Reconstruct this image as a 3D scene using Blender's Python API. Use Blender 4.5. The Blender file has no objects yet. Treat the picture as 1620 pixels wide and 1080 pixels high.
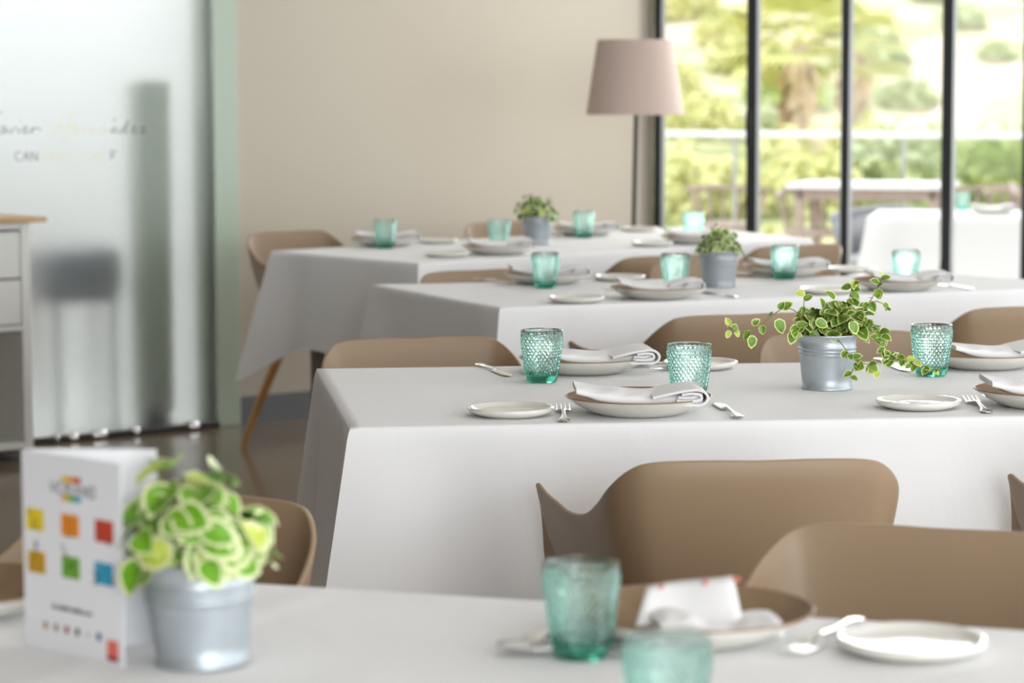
import bpy, math, random
from mathutils import Vector, Matrix
PI = math.pi
R = math.radians
C = bpy.context.scene.collection
SC = bpy.context.scene

# ------------------------------------------------------------------ camera
FPX, PITCH, ROLL = 4143.0, R(5.529), R(0.15)
TH = 0.745                    # height of the cloth-covered table tops
EYE = TH + 0.523
cam_d = bpy.data.cameras.new('camera')
cam = bpy.data.objects.new('camera', cam_d); C.objects.link(cam)
cam_d.sensor_width = 36.0
cam_d.lens = 36.0 * FPX / 1620.0
cam_d.clip_start = 0.05; cam_d.clip_end = 600
cam.location = (0, 0, EYE)
cam.matrix_world = Matrix.Translation((0, 0, EYE)) @ Matrix.Rotation(R(90) - PITCH, 4, 'X') @ Matrix.Rotation(-ROLL, 4, 'Z')
cam_d.dof.use_dof = True
cam_d.dof.focus_distance = 4.30
cam_d.dof.aperture_fstop = 5.4
SC.camera = cam
SC.view_settings.view_transform = 'Standard'
SC.view_settings.look = 'None'
SC.view_settings.exposure = 1.06
SC.view_settings.gamma = 1.0
SC.view_settings.use_curve_mapping = False
SC.cycles.sample_clamp_indirect = 6.0
SC.cycles.max_bounces = 14
SC.cycles.transmission_bounces = 12
SC.cycles.transparent_max_bounces = 12

# ------------------------------------------------------------------ world, sun and daylight
W = bpy.data.worlds.new('sky'); SC.world = W; W.use_nodes = True
wn = W.node_tree.nodes; wl = W.node_tree.links
bg = wn['Background']
bg.inputs['Color'].default_value = (0.86, 0.93, 1.0, 1); bg.inputs['Strength'].default_value = .95
sun_d = bpy.data.lights.new('sun', 'SUN'); sun_d.energy = 1.15; sun_d.angle = R(2); sun_d.color = (1, .95, .90)
sun = bpy.data.objects.new('sun', sun_d); C.objects.link(sun)
sun.rotation_euler = (R(30), 0, R(-60))

def area(name, loc, target, sx, sy, power, col=(1, 1, 1)):
    d = bpy.data.lights.new(name, 'AREA'); d.shape = 'RECTANGLE'; d.size = sx; d.size_y = sy
    d.energy = power; d.color = col
    o = bpy.data.objects.new(name, d); C.objects.link(o)
    o.location = loc
    o.rotation_euler = (Vector(target) - Vector(loc)).to_track_quat('-Z', 'Y').to_euler()
    return o
area('daylight_right_windows', (4.45, 3.0, 1.55), (0.2, 4.6, 0.9), 9.0, 2.3, 48, (0.985, 0.99, 1.0))
area('daylight_rear_windows', (2.0, -3.2, 1.55), (0.3, 4.5, 0.5), 3.6, 2.3, 128, (0.93, 0.965, 1.0))
area('daylight_far_windows', (1.9, 10.7, 1.6), (0.2, 8.0, 0.9), 2.2, 2.2, 36, (1.0, 1.0, 1.0))
area('added_fill_over_tables', (1.6, 4.6, 2.9), (1.6, 4.6, 0), 3.6, 5.0, 8, (0.97, 0.985, 1.0))  # added fill without a fixture, lifts the tabletops
area('added_fill_behind_partition', (-2.55, 9.95, 2.8), (-2.75, 10.2, 0), 3.2, .8, 31, (0.97, 0.99, 1.0)).rotation_euler = (0, 0, .66)  # added unseen lamp that brightens the frosted glass from behind

# ------------------------------------------------------------------ geometry of the view: points on real horizontal planes
_F = Vector((0, math.cos(PITCH), -math.sin(PITCH))); _U0 = Vector((0, math.sin(PITCH), math.cos(PITCH))); _R0 = Vector((1, 0, 0))
_Rt = math.cos(ROLL) * _R0 - math.sin(ROLL) * _U0; _Up = math.cos(ROLL) * _U0 + math.sin(ROLL) * _R0
def ray(px, py): return _F + _Rt * ((px - 810) / FPX) + _Up * ((540 - py) / FPX)
def tp(px, py, h=TH):
    d = ray(px, py); t = (h - EYE) / d.z
    return Vector((0, 0, EYE)) + d * t
def pz(px, py, Y):
    d = ray(px, py); return Vector((0, 0, EYE)) + d * (Y / d.y)
def sit(px, py, rb, h=TH):          # centre of a round thing whose foot's front edge is seen at (px, py)
    p = tp(px, py, h); d = Vector((p.x, p.y, 0)).normalized(); q = p + d * rb; q.z = h
    return q

# ------------------------------------------------------------------ materials
def srgb(r, g, b):
    f = lambda c: (c / 255 / 12.92) if c / 255 <= .04045 else ((c / 255 + .055) / 1.055) ** 2.4
    return (f(r), f(g), f(b), 1)
def mat(name, col, rough=.5, metal=0, noise=None, bump=None, spec=None, coat=0, sub=0, trans=0, ior=None):
    m = bpy.data.materials.new(name); m.use_nodes = True
    n = m.node_tree.nodes; l = m.node_tree.links; b = n['Principled BSDF']
    b.inputs['Base Color'].default_value = col; b.inputs['Roughness'].default_value = rough; b.inputs['Metallic'].default_value = metal
    if spec is not None: b.inputs['Specular IOR Level'].default_value = spec
    if coat: b.inputs['Coat Weight'].default_value = coat; b.inputs['Coat Roughness'].default_value = .08
    if trans: b.inputs['Transmission Weight'].default_value = trans
    if ior: b.inputs['IOR'].default_value = ior
    tc = n.new('ShaderNodeTexCoord')
    if noise:                     # (scale, second colour, contrast)
        t = n.new('ShaderNodeTexNoise'); t.inputs['Scale'].default_value = noise[0]; t.inputs['Detail'].default_value = 6
        l.new(tc.outputs['Object'], t.inputs['Vector'])
        r = n.new('ShaderNodeValToRGB'); r.color_ramp.elements[0].position = .5 - noise[2]; r.color_ramp.elements[1].position = .5 + noise[2]
        r.color_ramp.elements[0].color = col; r.color_ramp.elements[1].color = noise[1]
        l.new(t.outputs['Fac'], r.inputs['Fac']); l.new(r.outputs['Color'], b.inputs['Base Color'])
    if bump:                      # (scale, strength, distance)
        t = n.new('ShaderNodeTexNoise'); t.inputs['Scale'].default_value = bump[0]; t.inputs['Detail'].default_value = 4
        l.new(tc.outputs['Object'], t.inputs['Vector'])
        bp = n.new('ShaderNodeBump'); bp.inputs['Strength'].default_value = bump[1]; bp.inputs['Distance'].default_value = bump[2]
        l.new(t.outputs['Fac'], bp.inputs['Height']); l.new(bp.outputs['Normal'], b.inputs['Normal'])
    return m
M = {}
M['cloth'] = mat('white_tablecloth', (.82, .815, .81, 1), .85, bump=(420, .12, .001), spec=.2)
def wrinkle(m, sc, dist):
    n = m.node_tree.nodes; l = m.node_tree.links; b = n['Principled BSDF']
    tc = n.new('ShaderNodeTexCoord'); mp = n.new('ShaderNodeMapping'); mp.inputs['Scale'].default_value = (1, 1, .55); mp.inputs['Rotation'].default_value = (.3, .2, .5)
    t = n.new('ShaderNodeTexNoise'); t.inputs['Scale'].default_value = sc; t.inputs['Detail'].default_value = 3; t.inputs['Distortion'].default_value = 1.2
    bp = n.new('ShaderNodeBump'); bp.inputs['Distance'].default_value = dist; bp.inputs['Strength'].default_value = .35
    old = [x for x in n if x.bl_idname == 'ShaderNodeBump' and x != bp][0]
    l.new(tc.outputs['Object'], mp.inputs['Vector']); l.new(mp.outputs['Vector'], t.inputs['Vector']); l.new(t.outputs['Fac'], bp.inputs['Height']); l.new(bp.outputs['Normal'], old.inputs['Normal'])
wrinkle(M['cloth'], 4.5, .010)
M['napkin'] = mat('white_napkin', (.80, .79, .785, 1), .9, bump=(500, .3, .001), spec=.15)
M['chair'] = mat('taupe_plastic', srgb(149, 126, 100), .42, bump=(900, .05, .0005), spec=.4)
M['oak'] = mat('oak', srgb(192, 146, 88), .45, noise=(9, srgb(172, 124, 68), .2))
M['legpaint'] = mat('taupe_paint', srgb(150, 138, 128), .5)
M['wall'] = mat('warm_white_plaster', srgb(192, 184, 168), .8, bump=(160, .05, .002))
M['ceiling'] = mat('warm_grey_ceiling', srgb(228, 226, 222), .9)
M['darkwall'] = mat('dark_taupe_wall', srgb(104, 92, 80), .8)
M['base'] = mat('grey_baseboard', srgb(112, 114, 118), .45)
M['ceramic'] = mat('glazed_offwhite_ceramic', srgb(228, 226, 218), .12, coat=.5, noise=(60, srgb(222, 219, 209), .25))
M['taupeglaze'] = mat('taupe_glaze', srgb(150, 126, 98), .8, noise=(30, srgb(132, 108, 82), .3), spec=.3)
M['rim'] = mat('brown_rim_glaze', srgb(140, 108, 84), .35)
M['steel'] = mat('polished_steel', (.72, .71, .70, 1), .13, 1)
M['zinc'] = mat('galvanised_zinc', srgb(186, 193, 197), .42, .55, noise=(35, srgb(170, 178, 183), .25))
M['zinc_plain'] = mat('grey_painted_zinc', srgb(158, 164, 168), .45, .3)
M['soil'] = mat('potting_soil', srgb(52, 38, 28), .95, bump=(200, .8, .004))
M['leaf'] = mat('green_leaf', srgb(96, 132, 40), .42, noise=(90, srgb(70, 108, 28), .25), sub=0)
M['leaf_bright'] = mat('bright_green_leaf', srgb(116, 170, 34), .42, noise=(70, srgb(84, 140, 22), .25))
M['leafedge'] = mat('cream_leaf_margin', srgb(208, 214, 160), .5)
M['leaf_trail'] = mat('mid_green_leaf', srgb(118, 152, 44), .42, noise=(90, srgb(84, 124, 30), .25))
M['edge_trail'] = mat('yellow_cream_margin', srgb(214, 220, 144), .5)
M['leafyoung'] = mat('young_yellow_leaf', srgb(186, 200, 84), .45)
M['stem'] = mat('leaf_stem', srgb(132, 120, 70), .6)
M['black'] = mat('black_frame', srgb(12, 15, 14), .5, spec=.3)
M['alu'] = mat('grey_aluminium', srgb(176, 178, 176), .35, .4)
M['lampshade'] = mat('pinkish_taupe_lampshade', srgb(196, 176, 165), .85, bump=(600, .2, .001))
M['lampmetal'] = mat('dark_metal', srgb(52, 46, 42), .35, .7)
M['cabinet'] = mat('white_lacquer', srgb(224, 224, 218), .4)
M['cabtop'] = mat('light_wood', srgb(206, 172, 124), .45, noise=(14, srgb(186, 150, 102), .2))
M['cabin'] = mat('cabinet_inside', srgb(150, 144, 126), .6)
M['weather'] = mat('weathered_teak', srgb(182, 164, 152), .7, noise=(25, srgb(160, 142, 130), .25))
M['deck'] = mat('pale_deck', srgb(196, 184, 170), .6, noise=(3, srgb(180, 166, 150), .3))
M['whiteframe'] = mat('white_metal', srgb(238, 238, 236), .4)
M['greyweave'] = mat('grey_rope_weave', srgb(150, 150, 152), .7)
M['card'] = mat('white_card', srgb(232, 232, 234), .6)
M['ink'] = mat('dark_ink', srgb(60, 60, 66), .7)
M['inkgrey'] = mat('grey_ink', srgb(140, 140, 142), .7)
M['inklilac'] = mat('lilac_ink', srgb(190, 184, 205), .8)
M['inkred'] = mat('red_ink', srgb(200, 110, 95), .8)
M['vinyl_dark'] = mat('dark_vinyl_letters', srgb(110, 118, 116), .6)
M['vinyl_reflect'] = mat('vinyl_letters_painted_reflection', srgb(246, 243, 216), .6)  # pale tint paints a reflection into the middle letters
M['sage'] = mat('sage_panel', srgb(158, 166, 150), .6)
M['greyseat'] = mat('grey_upholstery', srgb(112, 114, 120), .8)
M['wainscot'] = mat('beige_panel', srgb(206, 192, 184), .7)
M['backwall'] = mat('white_back_room', srgb(235, 236, 236), .8)
for k, c in dict(yel=(228, 200, 30), ora=(232, 140, 24), red=(196, 66, 40), gold=(214, 164, 24), grn=(112, 170, 48), blu=(48, 156, 190),
                 coral=(226, 110, 90), dred=(150, 50, 40), navy=(50, 66, 140), wine=(150, 60, 90), olive=(70, 100, 50), tan=(170, 140, 110)).items():
    M[k] = mat('print_' + k, srgb(*c), .7)

def mat_floor():
    m = mat('taupe_floor_tile', srgb(132, 114, 96), .16, spec=.5)
    n = m.node_tree.nodes; l = m.node_tree.links; b = n['Principled BSDF']
    tc = n.new('ShaderNodeTexCoord'); mp = n.new('ShaderNodeMapping'); mp.inputs['Rotation'].default_value = (0, 0, R(38))
    br = n.new('ShaderNodeTexBrick'); br.offset = 0; br.inputs['Scale'].default_value = 1.0
    br.inputs['Brick Width'].default_value = .9; br.inputs['Row Height'].default_value = .9; br.inputs['Mortar Size'].default_value = .004
    br.inputs['Color1'].default_value = srgb(140, 122, 104); br.inputs['Color2'].default_value = srgb(128, 111, 94); br.inputs['Mortar'].default_value = srgb(86, 74, 62)
    l.new(tc.outputs['Object'], mp.inputs['Vector']); l.new(mp.outputs['Vector'], br.inputs['Vector']); l.new(br.outputs['Color'], b.inputs['Base Color'])
    return m
M['floor'] = mat_floor()

def mat_glass(name, col, rough=.0, density=0):
    m = bpy.data.materials.new(name); m.use_nodes = True
    n = m.node_tree.nodes; l = m.node_tree.links; n.remove(n['Principled BSDF'])
    g = n.new('ShaderNodeBsdfGlass'); g.inputs['Color'].default_value = col; g.inputs['Roughness'].default_value = rough; g.inputs['IOR'].default_value = 1.48
    l.new(g.outputs[0], n['Material Output'].inputs['Surface'])
    if density:
        v = n.new('ShaderNodeVolumeAbsorption'); v.inputs['Color'].default_value = (.10, .80, .66, 1); v.inputs['Density'].default_value = density
        l.new(v.outputs[0], n['Material Output'].inputs['Volume'])
    return m
M['tumbler'] = mat_glass('teal_glass', (.97, 1, .995, 1), .02, 48)
def mat_pane():
    m = bpy.data.materials.new('clear_window_glass'); m.use_nodes = True
    n = m.node_tree.nodes; l = m.node_tree.links; n.remove(n['Principled BSDF'])
    t = n.new('ShaderNodeBsdfTransparent'); t.inputs['Color'].default_value = (.98, .985, .98, 1)
    g = n.new('ShaderNodeBsdfGlossy'); g.inputs['Roughness'].default_value = .02
    f = n.new('ShaderNodeFresnel'); f.inputs['IOR'].default_value = 1.16
    mx = n.new('ShaderNodeMixShader'); l.new(f.outputs[0], mx.inputs[0]); l.new(t.outputs[0], mx.inputs[1]); l.new(g.outputs[0], mx.inputs[2])
    l.new(mx.outputs[0], n['Material Output'].inputs['Surface'])
    return m
M['pane'] = mat_pane()
M['frost'] = mat_glass('frosted_glass', (.97, .985, .975, 1), .36)
M['edgeglass'] = mat('green_glass_edge', srgb(176, 190, 172), .3)

def mat_terrain():
    m = mat('hillside', srgb(200, 180, 150), .95, spec=.1)
    n = m.node_tree.nodes; l = m.node_tree.links; b = n['Principled BSDF']
    tc = n.new('ShaderNodeTexCoord'); t = n.new('ShaderNodeTexNoise'); t.inputs['Scale'].default_value = .32; t.inputs['Detail'].default_value = 8
    r = n.new('ShaderNodeValToRGB'); e = r.color_ramp.elements
    e[0].position = .36; e[0].color = srgb(164, 170, 128); e[1].position = .60; e[1].color = srgb(220, 203, 186)
    x = e.new(.48); x.color = srgb(200, 192, 156); x2 = e.new(.74); x2.color = srgb(206, 190, 160)
    sx = n.new('ShaderNodeSeparateXYZ'); l.new(tc.outputs['Object'], sx.inputs[0])
    mr = n.new('ShaderNodeMapRange'); mr.inputs['From Min'].default_value = 48; mr.inputs['From Max'].default_value = 63; l.new(sx.outputs['Y'], mr.inputs['Value'])
    r2 = n.new('ShaderNodeValToRGB'); g_ = r2.color_ramp.elements; g_[0].position = .38; g_[0].color = srgb(160, 168, 118); g_[1].position = .62; g_[1].color = srgb(204, 196, 146)
    mx = n.new('ShaderNodeMix'); mx.data_type = 'RGBA'; l.new(mr.outputs[0], mx.inputs[0]); l.new(r2.outputs['Color'], mx.inputs[6]); l.new(r.outputs['Color'], mx.inputs[7])
    l.new(tc.outputs['Object'], t.inputs['Vector']); l.new(t.outputs['Fac'], r.inputs['Fac']); l.new(t.outputs['Fac'], r2.inputs['Fac']); l.new(mx.outputs[2], b.inputs['Base Color'])
    return m
M['hill'] = mat_terrain()
M['bush_a'] = mat('grey_green_scrub', srgb(172, 184, 142), .8, noise=(2, srgb(196, 202, 152), .3))
M['bush_b'] = mat('yellow_green_scrub', srgb(200, 204, 138), .8, noise=(2, srgb(222, 214, 152), .3))
M['bush_c'] = mat('green_scrub', srgb(166, 186, 110), .8, noise=(2, srgb(194, 204, 130), .3))
M['frond'] = mat('palm_frond', srgb(196, 202, 132), .6, noise=(1.5, srgb(224, 216, 146), .3))
M['deadfrond'] = mat('dry_palm_frond', srgb(236, 216, 200), .85, noise=(3, srgb(222, 192, 160), .3))
M['trunk'] = mat('palm_trunk', srgb(206, 184, 164), .9)

# ------------------------------------------------------------------ builders
class MB:
    def __init__(s): s.v = []; s.f = []; s.m = []
    def add(s, vs, fs, mi=0, T=None):
        o = len(s.v)
        s.v += [tuple(T @ Vector(p)) if T else tuple(p) for p in vs]
        s.f += [tuple(i + o for i in q) for q in fs]
        s.m += ([mi] * len(fs) if isinstance(mi, int) else list(mi))
        return s
    def box(s, x0, y0, z0, x1, y1, z1, mi=0, T=None, bev=0):
        b = min(bev, (x1 - x0) / 2.01, (y1 - y0) / 2.01, (z1 - z0) / 2.01) if bev else 0
        if b <= 0:
            v = [(x, y, z) for z in (z0, z1) for y in (y0, y1) for x in (x0, x1)]
            f = [(0, 2, 3, 1), (4, 5, 7, 6), (0, 1, 5, 4), (2, 6, 7, 3), (0, 4, 6, 2), (1, 3, 7, 5)]
            return s.add(v, f, mi, T)
        def ring(z, i):
            return [(x0 + i, y0 + b, z), (x0 + b, y0 + i, z), (x1 - b, y0 + i, z), (x1 - i, y0 + b, z), (x1 - i, y1 - b, z), (x1 - b, y1 - i, z), (x0 + b, y1 - i, z), (x0 + i, y1 - b, z)]
        rs = [[(x0 + b, y0 + b, z0)] * 0 or ring(z0, b * .9), ring(z0 + b, 0), ring(z1 - b, 0), ring(z1, b * .9)]
        v = sum(rs, []); f = [tuple(range(7, -1, -1)), tuple(range(24, 32))]
        for k in range(3):
            for i in range(8): j = (i + 1) % 8; f.append((k * 8 + i, k * 8 + j, k * 8 + 8 + j, k * 8 + 8 + i))
        return s.add(v, f, mi, T)
    def lathe(s, prof, n=48, mi=0, T=None, close=True):
        v = []; f = []
        for r, z in prof:
            for i in range(n): a = 2 * PI * i / n; v.append((r * math.cos(a), r * math.sin(a), z))
        for k in range(len(prof) - 1):
            for i in range(n): j = (i + 1) % n; f.append((k * n + i, k * n + j, k * n + n + j, k * n + n + i))
        if close:
            f.append(tuple(range(n - 1, -1, -1))); o = (len(prof) - 1) * n; f.append(tuple(range(o, o + n)))
        return s.add(v, f, mi, T)
    def tube(s, pts, rad, n=8, mi=0, T=None):
        pts = [Vector(p) for p in pts]; v = []; f = []
        rr = rad if isinstance(rad, (list, tuple)) else [rad] * len(pts)
        for k, p in enumerate(pts):
            d = (pts[min(k + 1, len(pts) - 1)] - pts[max(k - 1, 0)]).normalized()
            a = d.orthogonal().normalized() if k == 0 else (pa - d * pa.dot(d)).normalized()
            pa = a; b = d.cross(a)
            for i in range(n): t = 2 * PI * i / n; v.append(tuple(p + (a * math.cos(t) + b * math.sin(t)) * rr[k]))
        for k in range(len(pts) - 1):
            for i in range(n): j = (i + 1) % n; f.append((k * n + i, k * n + j, k * n + n + j, k * n + n + i))
        f.append(tuple(range(n - 1, -1, -1))); o = (len(pts) - 1) * n; f.append(tuple(range(o, o + n)))
        return s.add(v, f, mi, T)
    def build(s, name, mats, parent=None, smooth=True, angle=40):
        me = bpy.data.meshes.new(name); me.from_pydata(s.v, [], s.f); me.validate(); me.update()
        for m in (mats if isinstance(mats, (list, tuple)) else [mats]): me.materials.append(m)
        if len(set(s.m)) > 1 and len(me.polygons) == len(s.m): me.polygons.foreach_set('material_index', s.m)
        if smooth:
            me.polygons.foreach_set('use_smooth', [True] * len(me.polygons))
            try: me.set_sharp_from_angle(angle=R(angle))
            except Exception: pass
        o = bpy.data.objects.new(name, me); C.objects.link(o)
        if parent: o.parent = parent
        return o
def thing(name, label, cat, loc=(0, 0, 0), rz=0, group=None):
    o = bpy.data.objects.new(name, None); C.objects.link(o); o.empty_display_size = .05
    o.location = loc; o.rotation_euler = (0, 0, rz); o['label'] = label; o['category'] = cat
    if group: o['group'] = group
    return o
def tag(o, label, cat, group=None, kind=None):
    o['label'] = label; o['category'] = cat
    if group: o['group'] = group
    if kind: o['kind'] = kind
    return o
def struct(o, label=None):
    o['kind'] = 'structure'
    if label: o['label'] = label
    return o
def dup(root, loc, rz=0, label=None, group=None, rx=0, ry=0, s=1):
    def cp(o, parent):
        c = o.copy(); C.objects.link(c)
        if parent: c.parent = parent
        for ch in list(o.children): cp(ch, c)
        return c
    r = cp(root, None); r.location = loc; r.rotation_euler = (rx, ry, rz); r.scale = (s, s, s)
    if label: r['label'] = label
    if group: r['group'] = group
    return r
class Once:                      # first call moves the prototype itself, later calls copy it
    def __init__(s, make): s.make = make; s.o = None
    def __call__(s, loc, rz, label, group=None, rx=0, ry=0, sc=1):
        if s.o is None:
            s.o = s.make(); s.used = True
            s.o.location = loc; s.o.rotation_euler = (rx, ry, rz); s.o.scale = (sc, sc, sc); s.o['label'] = label
            if group: s.o['group'] = group
            return s.o
        return dup(s.o, loc, rz, label, group, rx, ry, sc)
def catmull(P, n, closed=False):
    out = []; m = len(P)
    segs = m if closed else m - 1
    for i in range(segs):
        p0 = P[(i - 1) % m] if closed or i > 0 else P[0]; p1 = P[i]; p2 = P[(i + 1) % m]; p3 = P[(i + 2) % m] if closed or i + 2 < m else P[-1]
        for k in range(n):
            t = k / n
            out.append(tuple(.5 * ((2 * b) + (-a + c) * t + (2 * a - 5 * b + 4 * c - d) * t * t + (-a + 3 * b - 3 * c + d) * t ** 3) for a, b, c, d in zip(p0, p1, p2, p3)))
    if not closed: out.append(tuple(P[-1]))
    return out

# ------------------------------------------------------------------ room shell
WD = Vector((.788, .616, 0)).normalized()          # along the far wall, left to right
W0 = tp(397, 669, 0)
def wp(s, off=0): return W0 + WD * s + Vector((WD.y, -WD.x, 0)) * off
def wall_s(px):                                    # where the far wall meets the pixel column px
    k = (px - 810) / FPX; return (k * W0.y - W0.x) / (WD.x - k * WD.y)
WA = math.atan2(WD.y, WD.x)
def Twall(s, off=0): return Matrix.Translation(wp(s, off)) @ Matrix.Rotation(WA, 4, 'Z')   # local x along wall, -y into the room
CH = 2.95
s_corner = wall_s(1034); s_glass = wall_s(373)
struct(MB().box(-5.0, -3.4, -.12, 4.6, 9.0, 0).add([(-2.6, 9, 0), (4.6, 9, 0), (4.6, 11.2, 0), tuple(wp(s_corner + .3, 0)), tuple(wp(s_corner, -.1)), tuple(wp(-1.4, -.1))], [(0, 1, 2, 3, 4, 5)]).build('floor', M['floor'], smooth=False))
struct(MB().box(-5.2, -3.5, CH, 4.7, 11.3, CH + .12).box(-6.2, .0, CH + .125, s_glass + .12, 2.05, CH + .2, T=Twall(0)).build('ceiling', M['ceiling'], smooth=False))
struct(MB().box(s_glass, .0, 0, s_corner, .16, CH, T=Twall(0)).build('wall_far', M['wall'], smooth=False))
struct(MB().box(s_glass + .0, -.016, 0, s_corner, .0, .105, T=Twall(0)).build('baseboard_far', M['base'], smooth=False))
struct(MB().box(-5.1, -3.5, 0, -5.0, 12.9, CH).build('wall_left', M['darkwall'], smooth=False))
struct(MB().box(-5.1, -3.5, 0, .1, -3.4, CH).box(.1, -3.5, 2.75, 4.6, -3.4, CH).box(.1, -3.5, 0, 4.6, -3.4, .3).build('wall_rear', M['darkwall'], smooth=False))
# the back room behind the frosted partition
g0 = s_glass - 3.4
struct(MB().box(g0 - .8, 1.9, 0, s_glass + 1.2, 2.0, CH, T=Twall(0)).build('wall_back_room', M['backwall'], smooth=False))
struct(MB().box(s_glass + .02, .16, 0, s_glass + .12, 1.9, CH, T=Twall(0)).build('wall_back_room_side', M['backwall'], smooth=False))
struct(MB().box(g0 - .8, .0, -.1, s_glass + 1.2, 2.0, -.004, T=Twall(0)).build('floor_back_room', M['backwall'], smooth=False))
struct(MB().box(g0 - .8, 1.86, 0, s_glass + .0, 1.899, .72, T=Twall(0)).build('trim_60', M['wainscot'], smooth=False), 'beige lower wall panel of the back room')
gp = MB().box(g0, -.012, .015, s_glass - .10, .0, CH, T=Twall(0)).build('frosted_partition', M['frost'], smooth=False)
struct(gp, 'frosted glass partition at the left end of the far wall')
struct(MB().box(s_glass - .10, -.018, .0, s_glass + .004, .004, CH, T=Twall(0), bev=.003).build('trim_1', M['edgeglass'], smooth=False), 'greenish glass edge strip of the partition')
rail = thing('floor_rail', 'dark metal floor rail under the frosted glass partition', 'rail', wp(g0), WA)
MB().box(0, -.035, 0, s_glass - .10 - g0, -.005, .022, bev=.004).build('channel', M['lampmetal'], rail)
for px, w in ((18, .05), (77, .022), (103, .045), (145, .07), (203, .035), (295, .055)):
    s = wall_s(px) - g0
    MB().box(s - w / 2, -.043, .004, s + w / 2, -.002, .032, bev=.008).build('clamp', M['steel'], rail)

# window wall: black framed glazing to the right of the far wall
wx = [1040.5, 1188.5, 1335.5, 1496.5, 1624]
dW = Vector((1, -.10, 0)).normalized(); cw = wp(s_corner, .05)
def win_pt(px):
    k = (px - 810) / FPX; t = (k * cw.y - cw.x) / (dW.x - k * dW.y); return cw + dW * t
DA = math.atan2(dW.y, dW.x)
thick = [.030, .042, .034, .042, .04]
pts = [win_pt(p) for p in wx] + [win_pt(1624) + dW * k * .42 for k in range(1, 5)]
thick += [.04] * 4
for i, p in enumerate(pts):
    T = Matrix.Translation((p.x, p.y, 0)) @ Matrix.Rotation(DA, 4, 'Z')
    w = thick[i]
    mb = MB().box(-w / 2, -.03, 0, w / 2, .03, CH, T=T, bev=.002, mi=0).box(w / 2, -.01, 0, w / 2 + .016, .05, CH, T=T, mi=1)
    struct(mb.build('window_frame' if i == 0 else 'trim_%d' % (i + 1), [M['black'], M['alu']], smooth=False), 'black upright of the glazed doors')
    if i < len(pts) - 1:
        L = (pts[i + 1] - p).length
        struct(MB().box(w / 2 + .016, .004, .05, L - .018, .010, CH - .05, T=T).build('window_%d' % (i + 1), M['pane'], smooth=False), 'clear glass pane of the glazed doors')
        struct(MB().box(w / 2, -.025, 0, L - .018, .025, .05, T=T).build('trim_%d' % (i + 20), M['black'], smooth=False), 'black bottom rail of the glazed doors')
hd_T = 0
o = MB().box(-.012, -.055, 1.02, .012, -.03, 1.17, T=Matrix.Translation((pts[1].x - .012, pts[1].y, 0)) @ Matrix.Rotation(DA, 4, 'Z'), bev=.004).build('door_handle', M['black'])
o.parent = bpy.data.objects['trim_2']; o['label'] = 'black pull handle'
e = pts[-1]
struct(MB().box(4.6, -3.5, 2.75, 4.7, 10.6, CH).box(4.6, -3.5, 0, 4.7, 10.6, .25).box(4.6, 9.2, 0, 4.7, 10.6, CH).box(4.6, -3.5, 0, 4.7, -2.9, CH).box(e.x, e.y - .05, 0, 4.7, e.y + .08, CH).build('wall_right', M['wall'], smooth=False))

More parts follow.
